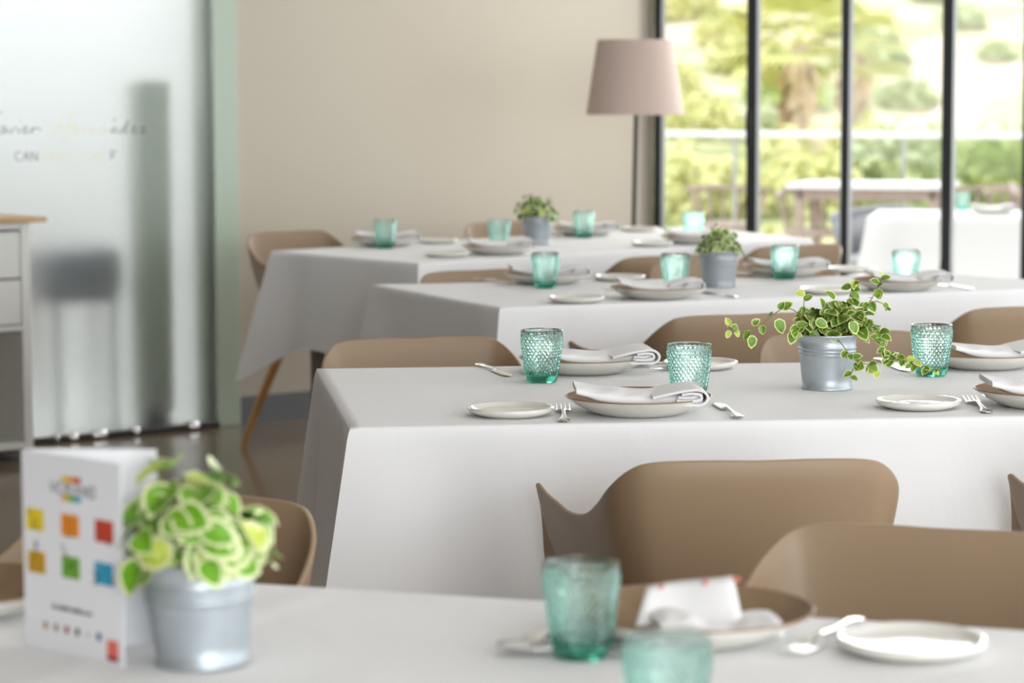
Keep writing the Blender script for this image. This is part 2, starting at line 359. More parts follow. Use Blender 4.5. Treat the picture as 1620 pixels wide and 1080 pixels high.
# ------------------------------------------------------------------ dining tables and their cloths
def quad_table(name, NL, NR, FR, FL, drop, label, clabel, tail=.17, seed=0, amp=.012, creases=(), flare=.05, hem=.10):
    NL, NR, FR, FL = [Vector((p.x, p.y)) for p in (NL, NR, FR, FL)]
    cx = (NL + NR + FR + FL) / 4
    t = thing(name, label, 'table', (cx.x, cx.y, 0), 0, 'tables set for lunch under white cloths')
    ins = lambda p, d: p + (cx - p).normalized() * d
    b = MB(); q = [ins(p, .008) - cx for p in (NL, NR, FR, FL)]
    b.add([(p.x, p.y, TH - .030) for p in q] + [(p.x, p.y, TH - .003) for p in q], [(3, 2, 1, 0), (4, 5, 6, 7), (0, 1, 5, 4), (1, 2, 6, 5), (2, 3, 7, 6), (3, 0, 4, 7)])
    b.build('tabletop', M['legpaint'], t, smooth=False)
    for p in (NL, NR, FR, FL):
        l = ins(p, .16) - cx
        MB().box(l.x - .03, l.y - .03, 0, l.x + .03, l.y + .03, TH - .03, bev=.004).build('leg', M['legpaint'], t)
    rnd = random.Random(seed)
    NU, NV = 90, 46; v = []; f = []
    def bil(a, c): return (NL * (1 - a) + NR * a) * (1 - c) + (FL * (1 - a) + FR * a) * c
    def crease_z(a, c):
        z = 0
        for (a0, a1, w, h) in creases:
            d = a - (a0 + (a1 - a0) * c); z += h * math.exp(-(d / w) ** 2)
        return z
    idx = {}
    for j in range(NV + 1):
        for i in range(NU + 1):
            a = i / NU; c = j / NV
            p = bil(a, c); idx[i, j] = len(v)
            v.append((p.x, p.y, TH + crease_z(a, c) * min(1, 12 * min(a, 1 - a, c, 1 - c) + .15)))
    for j in range(NV):
        for i in range(NU): f.append((idx[i, j], idx[i + 1, j], idx[i + 1, j + 1], idx[i, j + 1]))
    loop = [(i, 0) for i in range(NU)] + [(NU, j) for j in range(NV)] + [(i, NV) for i in range(NU, 0, -1)] + [(0, j) for j in range(NV, 0, -1)]
    def nrm(A, B): d = (B - A).normalized(); return Vector((d.y, -d.x))
    side = [nrm(NL, NR), nrm(NR, FR), nrm(FR, FL), nrm(FL, NL)]
    LEN = [(NR - NL).length, (FR - NR).length, (FL - FR).length, (NL - FL).length]
    prev = [idx[k] for k in loop]; ph = [rnd.uniform(0, 6.28) for _ in range(8)]
    rows = [0.004, .012, .03, .06, .1, .15, .21, .28, .36, .45, .55, .66, .77, .88, .96, 1.0]
    info = []
    for (i, j) in loop:
        if j == 0 and i < NU: s, d = 0, i / NU
        elif i == NU and j < NV: s, d = 1, j / NV
        elif j == NV and i > 0: s, d = 2, 1 - i / NU
        else: s, d = 3, 1 - j / NV
        dl = d * LEN[s]; dr = (1 - d) * LEN[s]
        n = side[s].copy(); cw_ = 0
        W_ = .11
        if dl < dr: oth = side[(s - 1) % 4]; dist = dl
        else: oth = side[(s + 1) % 4]; dist = dr
        k = .5 * math.exp(-(dist / W_) ** 1.6)
        n = (n * (1 - k) + oth * k); n.normalize()
        cor = math.exp(-(dist / .085) ** 2)
        dent = math.exp(-((dist - .16) / .06) ** 2)
        per = sum(LEN[:s]) + dl
        wv = math.sin(per * 17 + ph[0]) * .6 + math.sin(per * 29 + ph[1]) * .35 + math.sin(per * 7.3 + ph[2]) * .8
        if s in (0, 2):
            aa = d if s == 0 else 1 - d
            for (a0, a1, w, h) in creases: wv += 900 * h * math.exp(-((aa - (a0 if s == 0 else a1)) / (w * .8)) ** 2)
        info.append((Vector(v[idx[i, j]][:2]), n, cor, dent, wv))
    for r in rows:
        cur = []
        for (p, n, cor, dent, wv) in info:
            dz = r * drop * (1 + hem * cor / max(drop, .01))
            o_ = .004 * min(1, r * 60) + r * drop * (flare + tail * cor * 1.6 - .05 * dent) + amp * wv * r ** 1.2
            o_ = max(o_, .002)
            q_ = p + n * o_
            cur.append(len(v)); v.append((q_.x, q_.y, TH - .0025 - dz))
        L = len(loop)
        for k in range(L): k2 = (k + 1) % L; f.append((cur[k], cur[k2], prev[k2], prev[k]))
        prev = cur
    o = MB().add([(x - cx.x, y - cx.y, z) for x, y, z in v], f).build('tablecloth', M['cloth'], smooth=True, angle=75)
    o.location = (cx.x, cx.y, 0)
    tag(o, clabel, 'tablecloth', 'white tablecloths over the dining tables')
    return t
def along(A, B, L): d = (B - A); d.z = 0; return A + d.normalized() * L
# nearest table
a, b = tp(405, 923), tp(1620, 997)
d1 = (b - a).normalized(); n1 = Vector((d1.y, -d1.x, 0))
FL1 = a - d1 * .75; FR1 = b + d1 * .35
T1D = d1
quad_table('dining_table', FL1 + n1 * .82, FR1 + n1 * .82, FR1, FL1, .30, 'nearest dining table, cut off by the bottom of the view',
           'white cloth on the nearest table under the standing menu card', seed=1, creases=((.36, .44, .006, .0028), (.25, .30, .012, .0012)))
NL2, FL2 = tp(554, 677), tp(501, 583); nr, fr = tp(1500, 661), tp(1220, 574)
quad_table('dining_table', NL2, along(NL2, nr, 1.85), along(FL2, fr, 1.85), FL2, .44, 'second dining table from the camera, under the trailing plant',
           'white floor-length cloth on the table with the trailing plant', seed=4, creases=((.45, .41, .004, .0012), (.13, .17, .005, .0008)), amp=.011, tail=.13)
T2D = (nr - NL2).normalized()
NL3, FL3 = tp(791, 487), tp(588, 450); nr, fr = tp(1500, 461), tp(1510, 433)
quad_table('dining_table', NL3, along(NL3, nr, 1.72), along(FL3, fr, (fr - FL3).length), FL3, .36, 'third dining table from the camera, behind the trailing plant',
           'white cloth on the third table, dark shaded left end', seed=7, creases=((.45, .43, .004, .001),), tail=.13, amp=.009)
T3D = (nr - NL3).normalized()
NL4, FL4, NR4, FR4 = tp(662, 417), tp(430, 397), tp(1283, 377), tp(1085, 358)
quad_table('dining_table', NL4, NR4, FR4, FL4, .30, 'farthest indoor dining table beside the beige wall',
           'white cloth with loose hanging corner on the farthest indoor table', seed=9, tail=.22, amp=.014, hem=.12)
T4D = (NR4 - NL4).normalized()
R1, R2, R3, R4 = [math.atan2(d.y, d.x) for d in (T1D, T2D, T3D, T4D)]

# ------------------------------------------------------------------ armchairs
def make_chair():
    t = thing('armchair', '', 'chair')
    half = [(0, -.272, .787), (.08, -.271, .788), (.15, -.264, .785), (.180, -.251, .774), (.202, -.222, .748), (.214, -.175, .716), (.224, -.115, .692),
            (.238, -.04, .682), (.250, .03, .686), (.260, .09, .697), (.268, .128, .706), (.263, .140, .690), (.258, .148, .63), (.254, .158, .56), (.243, .178, .495), (.212, .202, .455), (.15, .222, .436), (.07, .228, .432)]
    half = [(x, y, z - (.031 + (.006 if y > .08 else 0) if z > .66 else .02 if z > .6 else 0)) for x, y, z in half]
    rim = half + [(0, .23, .431)] + [(-x, y, z) for x, y, z in reversed(half[1:])]
    rim = catmull(rim, 4, True); n = len(rim)
    NV = 14; v = []; f = []
    c0 = Vector((0, -.01, .418))
    for x, y, z in rim:
        Rm = Vector((x, y, z)); front = max(0, min(1, (y - .05) / .15)) if z < .6 else 0
        base = Vector((x, y, 0)); base.z = 0
        p0 = Vector((x * .18, y * .18, .418))
        p1 = Vector((x * .62, y * .66, .415))
        up = (z - .42)
        p2 = Vector((x * .80, y * .86, .42 + up * .18)) if z > .48 else Vector((x * .9, y * .9, .43))
        p3 = Vector((x * .93, y * .965, .42 + up * .62)) if z > .48 else Vector((x * .97, y * .96, z + .003))
        P = [p0, p1, p2, p3, Rm]
        for k in range(NV + 1):
            tt = k / NV; b = [(1 - tt) ** 4, 4 * tt * (1 - tt) ** 3, 6 * tt * tt * (1 - tt) ** 2, 4 * tt ** 3 * (1 - tt), tt ** 4]
            q = sum((P[i] * b[i] for i in range(5)), Vector((0, 0, 0))); v.append(tuple(q))
    S = NV + 1
    for i in range(n):
        j = (i + 1) % n
        for k in range(NV): f.append((i * S + k, i * S + k + 1, j * S + k + 1, j * S + k))
    c = len(v); v.append(tuple(c0))
    for i in range(n): f.append((c, i * S, ((i + 1) % n) * S))
    sh = MB().add(v, f).build('shell', M['chair'], t, angle=80)
    so = sh.modifiers.new('thickness', 'SOLIDIFY'); so.thickness = .0075; so.offset = 0
    bv = sh.modifiers.new('soft', 'BEVEL'); bv.width = .0025; bv.segments = 2; bv.limit_method = 'ANGLE'; bv.angle_limit = R(50)
    MB().lathe([(.13, .372), (.15, .378), (.15, .394), (.11, .408)], 32).build('mount', M['lampmetal'], t)
    for sx in (-1, 1):
        for sy in (-1, 1):
            MB().tube([(sx * .12, sy * .11 - .01, .388), (sx * .175, sy * .165 - .01, .2), (sx * .232, sy * .222 - .01, 0)], [.019, .016, .0105], 12).build('leg', M['oak'], t)
    return t
chair = Once(make_chair)
def put_chair(px, py, rz, label, group):       # (px, py): middle of the top of the backrest, 0.787 m up
    p = tp(px, py, .756); off = Matrix.Rotation(rz, 3, 'Z') @ Vector((0, -.272, 0))
    return chair((p.x - off.x, p.y - off.y, 0), rz, label, group)
G1 = 'taupe armchairs'
put_chair(1204, 728, R2 - R(1), 'taupe armchair with its back to us between the two nearest tables', G1)
c1 = bpy.context.scene.objects['armchair']
chair(tuple(c1.location + T2D * .74), R2 - R(1), 'taupe armchair at the right edge, only its arm tip showing', G1)
put_chair(1488, 835, PI + R1 + R(-2), 'large blurred taupe armchair facing us behind the nearest plate and glasses', G1)
put_chair(304, 779, PI + R1 + R(-6), 'taupe armchair behind the plant pot and menu card', G1)
put_chair(655, 534, PI + R2 + R(10), 'pale taupe armchair facing us at the left of the trailing plant table', G1)
put_chair(1330, 525, PI + R2 + R(10), 'pale taupe armchair facing us behind the trailing plant', G1)
put_chair(1178, 497, R3 - R(2), 'taupe armchair with its back to us, just left of the trailing plant', G1)
put_chair(1640, 484, R3 - R(2), 'taupe armchair with its back to us at the right of the third table', G1)
put_chair(752, 427, PI + R3 + R(8), 'taupe armchair facing us at the left far side of the third table', G1)
put_chair(1105, 413, PI + R3 + R(8), 'pale taupe armchair facing us behind the tall bushy pot of the third table', G1)
put_chair(1062, 404, R4 - R(12), 'taupe armchair with its back to us in the middle of the farthest table', G1)
put_chair(1268, 387, R4 - R(12), 'taupe armchair with its back to us by the glazed doors', G1)
put_chair(790, 351, PI + R4 - R(4), 'pale taupe armchair against the beige wall behind the small plant', G1)
put_chair(452, 366, PI + R4 - R(2), 'taupe armchair with oak legs at the left corner of the farthest table', G1)

# ------------------------------------------------------------------ glass tumblers
def make_tumbler():
    H = .0935; n = 112; rows = 56; tri = lambda x: 1 - 2 * abs((x % 1) - .5)
    def ro(z):
        t = z / H; return .0262 + (.0372 - .0262) * min(1, (t * 1.25)) ** .75 * 1.0
    v = []; f = []
    zs = [0, .0008, .003, .008] + [.0115 + (.0875 - .0115) * k / rows for k in range(rows + 1)] + [.0900, .0920, .0935]
    for k, z in enumerate(zs):
        for i in range(n):
            a = 2 * PI * i / n; r = ro(z)
            if k == 0: r -= .003
            elif k == 1: r -= .0008
            if 4 <= k < 4 + rows + 1:
                q = (k - 4) / 8; r += .0015 * min(tri(i / 4 + q), tri(i / 4 - q)) * min(1, (k - 3) / 3, (60 - k) / 3 + .3) - .0004
            if k >= len(zs) - 1: r -= .0008
            v.append((r * math.cos(a), r * math.sin(a), z))
    inner = [(ro(.0935) - .0020, .0935), (ro(.09) - .0026, .0915), (ro(.07) - .0036, .07), (ro(.045) - .0038, .045), (ro(.022) - .0042, .022), (ro(.014) - .0065, .0150), (.012, .0125), (.004, .012)]
    for r, z in inner:
        for i in range(n): a = 2 * PI * i / n; v.append((r * math.cos(a), r * math.sin(a), z))
    K = len(zs) + len(inner)
    for k in range(K - 1):
        for i in range(n):
            j = (i + 1) % n; f.append((k * n + i, k * n + j, k * n + n + j, k * n + n + i))
    f.append(tuple(range(n - 1, -1, -1))); o = (K - 1) * n; f.append(tuple(range(o, o + n)))
    ob = MB().add(v, f).build('tumbler', M['tumbler'], angle=12)
    ob['category'] = 'glass'
    return ob
tumbler = Once(make_tumbler)
G = 'teal textured glass tumblers'
for px, py, lab in ((920, 1049, 'blurred teal tumbler standing on the nearest table left of the plate'),
                    (1055, 1196, 'front teal tumbler cut off by the bottom edge of the view'),
                    (857, 607, 'sharp teal tumbler at the far left setting of the trailing plant table'),
                    (1090, 634, 'teal tumbler behind the napkin of the sharp near plate'),
                    (1473, 597, 'sharp teal tumbler touched by the leaves right of the trailing plant'),
                    (863, 457, 'teal tumbler at the far left setting of the third table'),
                    (1068, 459, 'teal tumbler left of the grey pot on the third table'),
                    (1241, 443, 'teal tumbler right of the grey pot on the third table'),
                    (1433, 452, 'pale teal tumbler at the right of the third table below the glazed doors'),
                    (610, 394, 'leftmost teal tumbler on the farthest table'),
                    (790, 394, 'teal tumbler left of the small plant on the farthest table'),
                    (924, 377, 'teal tumbler left of the floor lamp pole on the farthest table'),
                    (1097, 379, 'pale teal tumbler on the farthest table against the glazed doors')):
    p = sit(px, py, .026); tumbler((p.x, p.y, TH + .0006), random.Random(px).uniform(0, 1), lab, G, sc=.945 if py > 1000 else 1)

# ------------------------------------------------------------------ plates
def make_side():
    t = thing('side_plate', '', 'plate')
    MB().lathe([(.045, 0), (.052, .0008), (.060, .004), (.0675, .0085), (.070, .0125), (.0695, .0155), (.067, .0165), (.0635, .0150), (.058, .0100), (.050, .0078), (.02, .0072)], 72).build('dish', M['ceramic'], t)
    return t
def make_side1():
    o = MB().lathe([(.045, 0), (.052, .0008), (.060, .004), (.0675, .0075), (.070, .0110), (.0695, .0140), (.067, .0150), (.0635, .0138), (.058, .0095), (.050, .0078), (.02, .0072)], 72).build('side_plate', M['ceramic'], angle=70)
    o['category'] = 'plate'; return o
side = Once(make_side1)
G = 'small off-white side plates'
for px, py, lab in ((1442, 1052, 'blurred small side plate at the bottom right of the nearest table'),
                    (808, 664, 'sharp small side plate at the near left of the trailing plant table'),
                    (1108, 588, 'small side plate behind the tumbler of the sharp near plate'),
                    (1453, 652, 'small side plate right of the trailing plant'),
                    (912, 481, 'small side plate with a fork resting on it, third table'),
                    (980, 446, 'small side plate at the far side of the third table, left half'),
                    (1346, 433, 'small side plate at the far side of the third table, under the window'),
                    (1308, 467, 'small side plate hidden behind the top leaves of the trailing plant'),
                    (707, 408, 'small side plate at the near left of the farthest table'),
                    (693, 386, 'small side plate between two settings on the farthest table far side'),
                    (1032, 391, 'small side plate at the near right of the farthest table'),
                    (1012, 367, 'small side plate at the foot of the lamp pole on the farthest table')):
    p = sit(px, py, .056); side((p.x, p.y, TH + .0003), 0, lab, G)
def make_plate():
    t = thing('dinner_plate', '', 'plate')
    MB().lathe([(.001, .0005), (.062, 0), (.070, .001), (.084, .007), (.104, .017), (.1165, .0262), (.1180, .0285), (.1165, .0285), (.1150, .0262), (.112, .0235)], 96, close=False).build('outer_dish', M['ceramic'], t, angle=70)
    w = MB().lathe([(.1178, .0284), (.1170, .0296), (.1150, .0285), (.110, .0255), (.096, .0165), (.082, .0095), (.068, .0068), (.03, .006), (.002, .0060)], 96, close=False).build('glazed_well', M['taupeglaze'], t, angle=70)
    w['label'] = 'taupe glazed inside'
    MB().lathe([(.1186, .0280), (.1186, .0292), (.1174, .0300), (.1160, .0296), (.1158, .0286)], 96, close=False).build('rim_band', M['rim'], t)
    return t
plate = Once(make_plate)
G = 'shallow dinner plates, off-white outside and taupe inside'
PL = {}
for key, px, py, lab in (('1', 1092, 1032, 'blurred dinner plate on the nearest table with a standing printed napkin'),
                         ('1b', -78, 990, 'dinner plate cut off by the left edge beside the menu card'),
                         ('2nl', 1010, 662, 'sharp dinner plate with rolled napkin at the front of the trailing plant table'),
                         ('2fl', 923, 595, 'dinner plate behind the sharp tumbler on the trailing plant table'),
                         ('2fr', 1557, 587, 'dinner plate behind the tumbler at right on the trailing plant table'),
                         ('2nr', 1655, 650, 'dinner plate cut by the right edge on the trailing plant table'),
                         ('3nl', 1040, 475, 'dinner plate at the near left setting of the third table'),
                         ('3fl', 866, 451, 'dinner plate behind the leftmost tumbler of the third table'),
                         ('3fr', 1243, 439, 'dinner plate behind the tumbler right of the grey pot'),
                         ('3nr', 1421, 462, 'dinner plate at the near right setting of the third table'),
                         ('4nl', 790, 404, 'dinner plate at the near left setting of the farthest table'),
                         ('4fl', 611, 391, 'dinner plate behind the leftmost tumbler of the farthest table'),
                         ('4fr', 927, 374, 'dinner plate right of the small plant on the farthest table'),
                         ('4nr', 1100, 387, 'dinner plate behind the bushy pot, near right of the farthest table')):
    p = sit(px, py, .068); PL[key] = p; plate((p.x, p.y, TH + .0003), 0, lab, G)

# ------------------------------------------------------------------ napkins
def napkin_mesh(mb, L, D, zf, tf, sk=0.0, seed=0, mi=0):
    rnd = random.Random(seed); NX, NC = 36, 20; v = []; f = []
    for i in range(NX + 1):
        u = i / NX; x = (u - .5) * L; zc = zf(u); th = tf(u)
        for k in range(NC):
            a = 2 * PI * k / NC; ca, sa = math.cos(a), math.sin(a)
            yy = D / 2 * math.copysign(abs(ca) ** .35, ca); zz = th / 2 * math.copysign(abs(sa) ** .6, sa)
            w = .0012 * math.sin(9 * u * PI + k) * (0.5 + .5 * math.cos(a * 3))
            v.append((x + sk * yy, yy * (1 - .12 * (1 - u)), zc + zz + w + yy * .04))
    for i in range(NX):
        for k in range(NC): k2 = (k + 1) % NC; f.append((i * NC + k, i * NC + k2, (i + 1) * NC + k2, (i + 1) * NC + k))
    f.append(tuple(range(NC))); f.append(tuple(range(NX * NC + NC - 1, NX * NC - 1, -1)))
    mb.add(v, f, mi)
def ribbon(mb, pts, w, y0, y1, mi=0):
    P = catmull(pts, 6); v = []; f = []
    for k, (x, z) in enumerate(P):
        a = P[max(k - 1, 0)]; b = P[min(k + 1, len(P) - 1)]; dx, dz = b[0] - a[0], b[1] - a[1]; l = math.hypot(dx, dz) or 1
        nx, nz = -dz / l * w / 2, dx / l * w / 2
        v += [(x + nx, y0, z + nz), (x - nx, y0, z - nz), (x - nx, y1, z - nz), (x + nx, y1, z + nz)]
    for k in range(len(P) - 1):
        o = k * 4
        for i in range(4): j = (i + 1) % 4; f.append((o + i, o + 4 + i, o + 4 + j, o + j))
    f.append((0, 1, 2, 3)); n = len(v); f.append((n - 1, n - 2, n - 3, n - 4))
    mb.add(v, f, mi)
def make_napkin():
    t = thing('napkin', '', 'napkin')
    zf = lambda u: .0240 + .020 * (1 - u) ** 3.0 + .010 * max(0, (u - .55) / .45) ** 1.3
    tf = lambda u: .010 + .010 * min(1, u * 3) + .007 * max(0, u - .5) / .5
    mb = MB(); napkin_mesh(mb, .20, .108, zf, tf, .0)
    mb.build('folded_body', M['napkin'], t, angle=60)
    r = MB()
    ribbon(r, [(.052, .0225), (.080, .0215), (.099, .0225), (.107, .030), (.105, .039), (.094, .0450), (.074, .0440), (.048, .0395), (.020, .0330)], .0040, -.0625, .050)
    ribbon(r, [(.058, .0285), (.082, .0275), (.097, .031), (.094, .038), (.080, .0395), (.066, .0375)], .0040, -.061, .048)
    ribbon(r, [(.060, .0335), (.078, .0330), (.086, .0345)], .0035, -.059, .046)
    r.build('rolled_end', M['napkin'], t, angle=60)
    return t
def print_marks(t, zf, seed):
    rnd = random.Random(seed); mb = MB()
    for r in range(4):
        y = -.02 + r * .016; x = -.085 + rnd.uniform(0, .01)
        while x < -.035:
            w = rnd.uniform(.004, .011)
            u0 = x / .20 + .5; u1 = (x + w) / .20 + .5
            z0 = zf(u0) + (.010 + .010 * min(1, u0 * 3)) / 2 + .04 * y + .0022; z1 = zf(u1) + (.010 + .010 * min(1, u1 * 3)) / 2 + .04 * y + .0022
            mb.add([(x, y, z0), (x + w, y, z1), (x + w, y + .0022, z1), (x, y + .0022, z0)], [(0, 1, 2, 3)], 0); x += w + .004
    o = mb.build('printed_marks', M['inklilac'], t, smooth=False)
zf_ = lambda u: .0240 + .020 * (1 - u) ** 3.0 + .010 * max(0, (u - .55) / .45) ** 1.3
napkin = Once(lambda: (lambda t: (print_marks(t, zf_, 3), t)[1])(make_napkin()))
G = 'folded white cloth napkins'
for key, rz, dx, dy, lab in (('2nl', R2 - R(4), -.004, -.028, 'folded napkin rolled at its right end on the sharp near plate'),
                             ('2fl', R2 + R(4), .02, -.025, 'folded napkin on the plate behind the sharp tumbler'),
                             ('2fr', R2 + R(6), .02, -.02, 'folded napkin on the plate behind the right tumbler of the trailing plant table'),
                             ('2nr', R2 - R(3), -.005, -.02, 'folded napkin on the plate cut by the right edge'),
                             ('3nl', R3 - R(16), .0, -.01, 'folded napkin on the near left plate of the third table'),
                             ('3fl', R3 - R(14), .0, -.01, 'folded napkin on the plate behind the leftmost tumbler of the third table'),
                             ('3fr', R3 - R(14), .0, -.01, 'folded napkin on the plate right of the grey pot'),
                             ('3nr', R3 - R(14), .02, -.01, 'folded napkin on the near right plate of the third table'),
                             ('4nl', R4 - R(34), .0, -.01, 'folded napkin on the near left plate of the farthest table'),
                             ('4fl', R4 - R(36), .0, -.01, 'folded napkin on the leftmost plate of the farthest table'),
                             ('4fr', R4 - R(36), .0, -.01, 'folded napkin on the plate right of the small plant'),
                             ('4nr', R4 - R(34), .0, -.01, 'folded napkin on the near right plate of the farthest table')):
    p = PL[key]; napkin((p.x + dx, p.y + dy, TH + .002), rz, lab, G)
# the standing printed napkin of the nearest setting
p1 = PL['1']
t = thing('napkin', 'printed napkin standing up on the blurred nearest plate', 'napkin', (p1.x, p1.y - .005, TH), R(-4))
mb = MB(); v = []; f = []
for i in range(13):
    u = i / 12
    for j in range(7):
        w = j / 6
        x = -.052 + u * (.102 - .020 * w) + .010 * w; z = .018 + w * (.030 + .012 * u); y = -.028 + w * .040 + .006 * math.sin(u * 5)
        v.append((x, y, z))
for i in range(12):
    for j in range(6): f.append((i * 7 + j, (i + 1) * 7 + j, (i + 1) * 7 + j + 1, i * 7 + j + 1))
o = mb.add(v, f).build('upright_flap', M['napkin'], t); so = o.modifiers.new('t', 'SOLIDIFY'); so.thickness = .004
mb = MB(); napkin_mesh(mb, .115, .060, lambda u: .019 + .003 * math.sin(u * 9), lambda u: .015 + .004 * math.sin(u * 7), -.25)
o = mb.build('folded_base', M['napkin'], t); o.location = (.022, -.030, .0)
mk = MB()
for x, w in ((-.03, .004), (.012, .004), (.040, .007)):
    mk.box(x, .002, .0505 + x * .115, x + w, .006, .0545 + x * .115)
mk.build('printed_marks', M['inkred'], t, smooth=False)

# ------------------------------------------------------------------ cutlery
def strip(mb, st, T=None):        # stations: (x, half width, z centre, thickness)
    v = []; f = []
    n = 10
    for (x, w, z, th) in st:
        for k in range(n):
            a = 2 * PI * k / n; v.append((x, w * math.cos(a), z + th / 2 * math.copysign(abs(math.sin(a)) ** .7, math.sin(a))))
    for i in range(len(st) - 1):
        for k in range(n): j = (k + 1) % n; f.append((i * n + k, i * n + n + k, i * n + n + j, i * n + j))
    f.append(tuple(range(n))); o = (len(st) - 1) * n; f.append(tuple(range(o + n - 1, o - 1, -1)))
    return mb.add(v, f, 0, T)
HAND = [(-.105, .004, .003, .002), (-.102, .0085, .003, .0032), (-.090, .0105, .003, .0036), (-.076, .0085, .0032, .0042), (-.062, .0055, .0035, .0044), (-.040, .0036, .0042, .0042), (-.015, .0032, .0060, .0040), (.005, .0036, .0075, .0038)]
def make_fork():
    t = thing('fork', '', 'fork')
    strip(MB(), HAND).build('handle', M['steel'], t)
    mb = MB(); strip(mb, [(.003, .0036, .0075, .0034), (.015, .007, .0060, .0026), (.028, .0120, .0035, .0024), (.040, .0128, .0022, .0024), (.046, .0128, .0022, .0022)])
    for k in range(4):
        y = -.0106 + k * .00705
        strip(mb, [(.043, .0020, .0022, .0022), (.06, .0017, .0032, .0020), (.078, .0015, .0052, .0018), (.088, .0009, .0066, .0014)], Matrix.Translation((0, y, 0)))
    mb.build('tines', M['steel'], t)
    return t
def make_spoon():
    t = thing('spoon', '', 'spoon')
    strip(MB(), HAND).build('handle', M['steel'], t)
    mb = MB(); v = []; f = []; n = 28
    for k, s in enumerate((1, .8, .5, .2)):
        for i in range(n):
            a = 2 * PI * i / n; v.append((.034 + .032 * s * math.cos(a), .0195 * s * math.sin(a) * (1 + .12 * math.cos(a)), .0030 + .0075 * s ** 2.2))
    for k in range(3):
        for i in range(n): j = (i + 1) % n; f.append((k * n + i, k * n + j, k * n + n + j, k * n + n + i))
    f.append(tuple(range(3 * n, 4 * n)))
    o = mb.add(v, f).build('bowl', M['steel'], t); so = o.modifiers.new('t', 'SOLIDIFY'); so.thickness = .0015
    return t
def make_knife():
    t = thing('knife', '', 'knife')
    strip(MB(), [(x, w, z * .5 + .0022, h) for x, w, z, h in HAND]).build('handle', M['steel'], t)
    strip(MB(), [(.000, .0036, .0055, .0040), (.006, .0085, .0040, .0022), (.020, .0100, .0030, .0016), (.06, .0105, .0026, .0014), (.088, .0098, .0024, .0012), (.102, .0060, .0022, .0010), (.108, .0020, .0020, .0008)]).build('blade', M['steel'], t)
    return t
fork, spoon, knife = Once(make_fork), Once(make_spoon), Once(make_knife)
def lay(maker, a, b, label, group):            # a: handle end, b: tip, pixels on the cloth
    A, B = tp(*a), tp(*b); d = (B - A); ang = math.atan2(d.y, d.x)
    c = A + Vector((math.cos(ang), math.sin(ang), 0)) * .105
    return maker((c.x, c.y, TH + .0006), ang, label, group)
def lay_dir(maker, tip, ang, label, group, front=.108):
    B = tp(*tip); c = B - Vector((math.cos(ang), math.sin(ang), 0)) * front
    return maker((c.x, c.y, TH + .0006), ang, label, group)
lay(fork, (893, 669), (887, 626), 'sharp fork between side plate and napkin plate', 'steel forks')
lay(knife, (1170, 664), (1108, 622), 'sharp knife right of the near napkin plate', 'steel knives')
lay(knife, (757, 578), (818, 601), 'knife at the far left of the trailing plant table', 'steel knives')
lay_dir(fork, (1036, 589), R2 + R(-128), 'fork behind the sharp plate, half hidden by a tumbler', 'steel forks', .088)
lay_dir(spoon, (1044, 580), R2 + R(-172), 'spoon beside the plate behind the sharp tumbler', 'steel spoons', -.002)
lay(knife, (1387, 570), (1452, 594), 'dark knife under the trailing leaves near the right tumbler', 'steel knives')
lay(fork, (1563, 655), (1512, 617), 'fork right of the side plate beside the trailing plant', 'steel forks')
lay_dir(spoon, (1600, 571), R2 + R(-175), 'spoon at the right edge behind the napkin plate', 'steel spoons', 0)
lay(fork, (994, 477), (932, 462), 'fork resting over the side plate on the third table', 'steel forks').location.z += .014
lay(knife, (1164, 472), (1112, 463), 'knife below the grey pot on the third table', 'steel knives')
lay(knife, (748, 443), (822, 450), 'knife at the far left of the third table', 'steel knives')
lay(knife, (1538, 459), (1488, 452), 'knife at the right end of the third table', 'steel knives')
lay(fork, (1166, 433), (1200, 439), 'fork between the grey pot and the plate right of it', 'steel forks')
lay(fork, (940, 436), (965, 444), 'fork between far plate and side plate of the third table', 'steel forks')
lay(knife, (560, 386), (592, 391), 'knife at the left end of the farthest table', 'steel knives')
lay(fork, (672, 380), (700, 383), 'fork left of the middle tumbler on the farthest table', 'steel forks')
lay(knife, (868, 369), (893, 373), 'knife right of the small plant on the farthest table', 'steel knives')
lay(knife, (832, 1020), (905, 985), 'dark knife left of the blurred tumbler on the nearest table', 'steel knives')
lay(fork, (1356, 982), (1268, 1032), 'blurred fork left of the bottom right side plate', 'steel forks')
lay(spoon, (1075, 1046), (975, 1042), 'blurred spoon in front of the nearest plate', 'steel spoons')

# ------------------------------------------------------------------ potted plants
def leaf(mb, pos, fwd, up, L, wd, rnd, mats=(0, 1), edge=.72, curl=.25):
    fwd = fwd.normalized(); s = fwd.cross(up)
    if s.length < 1e-4: s = fwd.orthogonal()
    s.normalize(); up = s.cross(fwd).normalized()
    n = 14; rings = (0, .40, edge + rnd.uniform(-.08, .06), 1.0); v = []; f = []; mi = []
    c = .45
    for k, r in enumerate(rings):
        for i in range(n):
            a = 2 * PI * i / n
            x = math.cos(a); y = math.sin(a)
            sc = 1 + (.07 * math.cos(a * 7 + 1) if k == 3 else 0)
            px = c + r * sc * x * (.60 if x > 0 else .45); py = r * sc * y * .5 * (1 - .38 * max(0, x) ** 2)
            z = -curl * (px ** 2) * .8 + abs(py) * .30
            v.append(tuple(pos + fwd * px * L + s * py * wd + up * z * L))
            if k == 0: break
    for i in range(n): j = (i + 1) % n; f.append((0, 1 + i, 1 + j)); mi.append(mats[0])
    for k in (0, 1):
        for i in range(n):
            j = (i + 1) % n; o = 1 + k * n; f.append((o + i, o + n + i, o + n + j, o + j)); mi.append(mats[k])
    mb.add(v, f, mi)
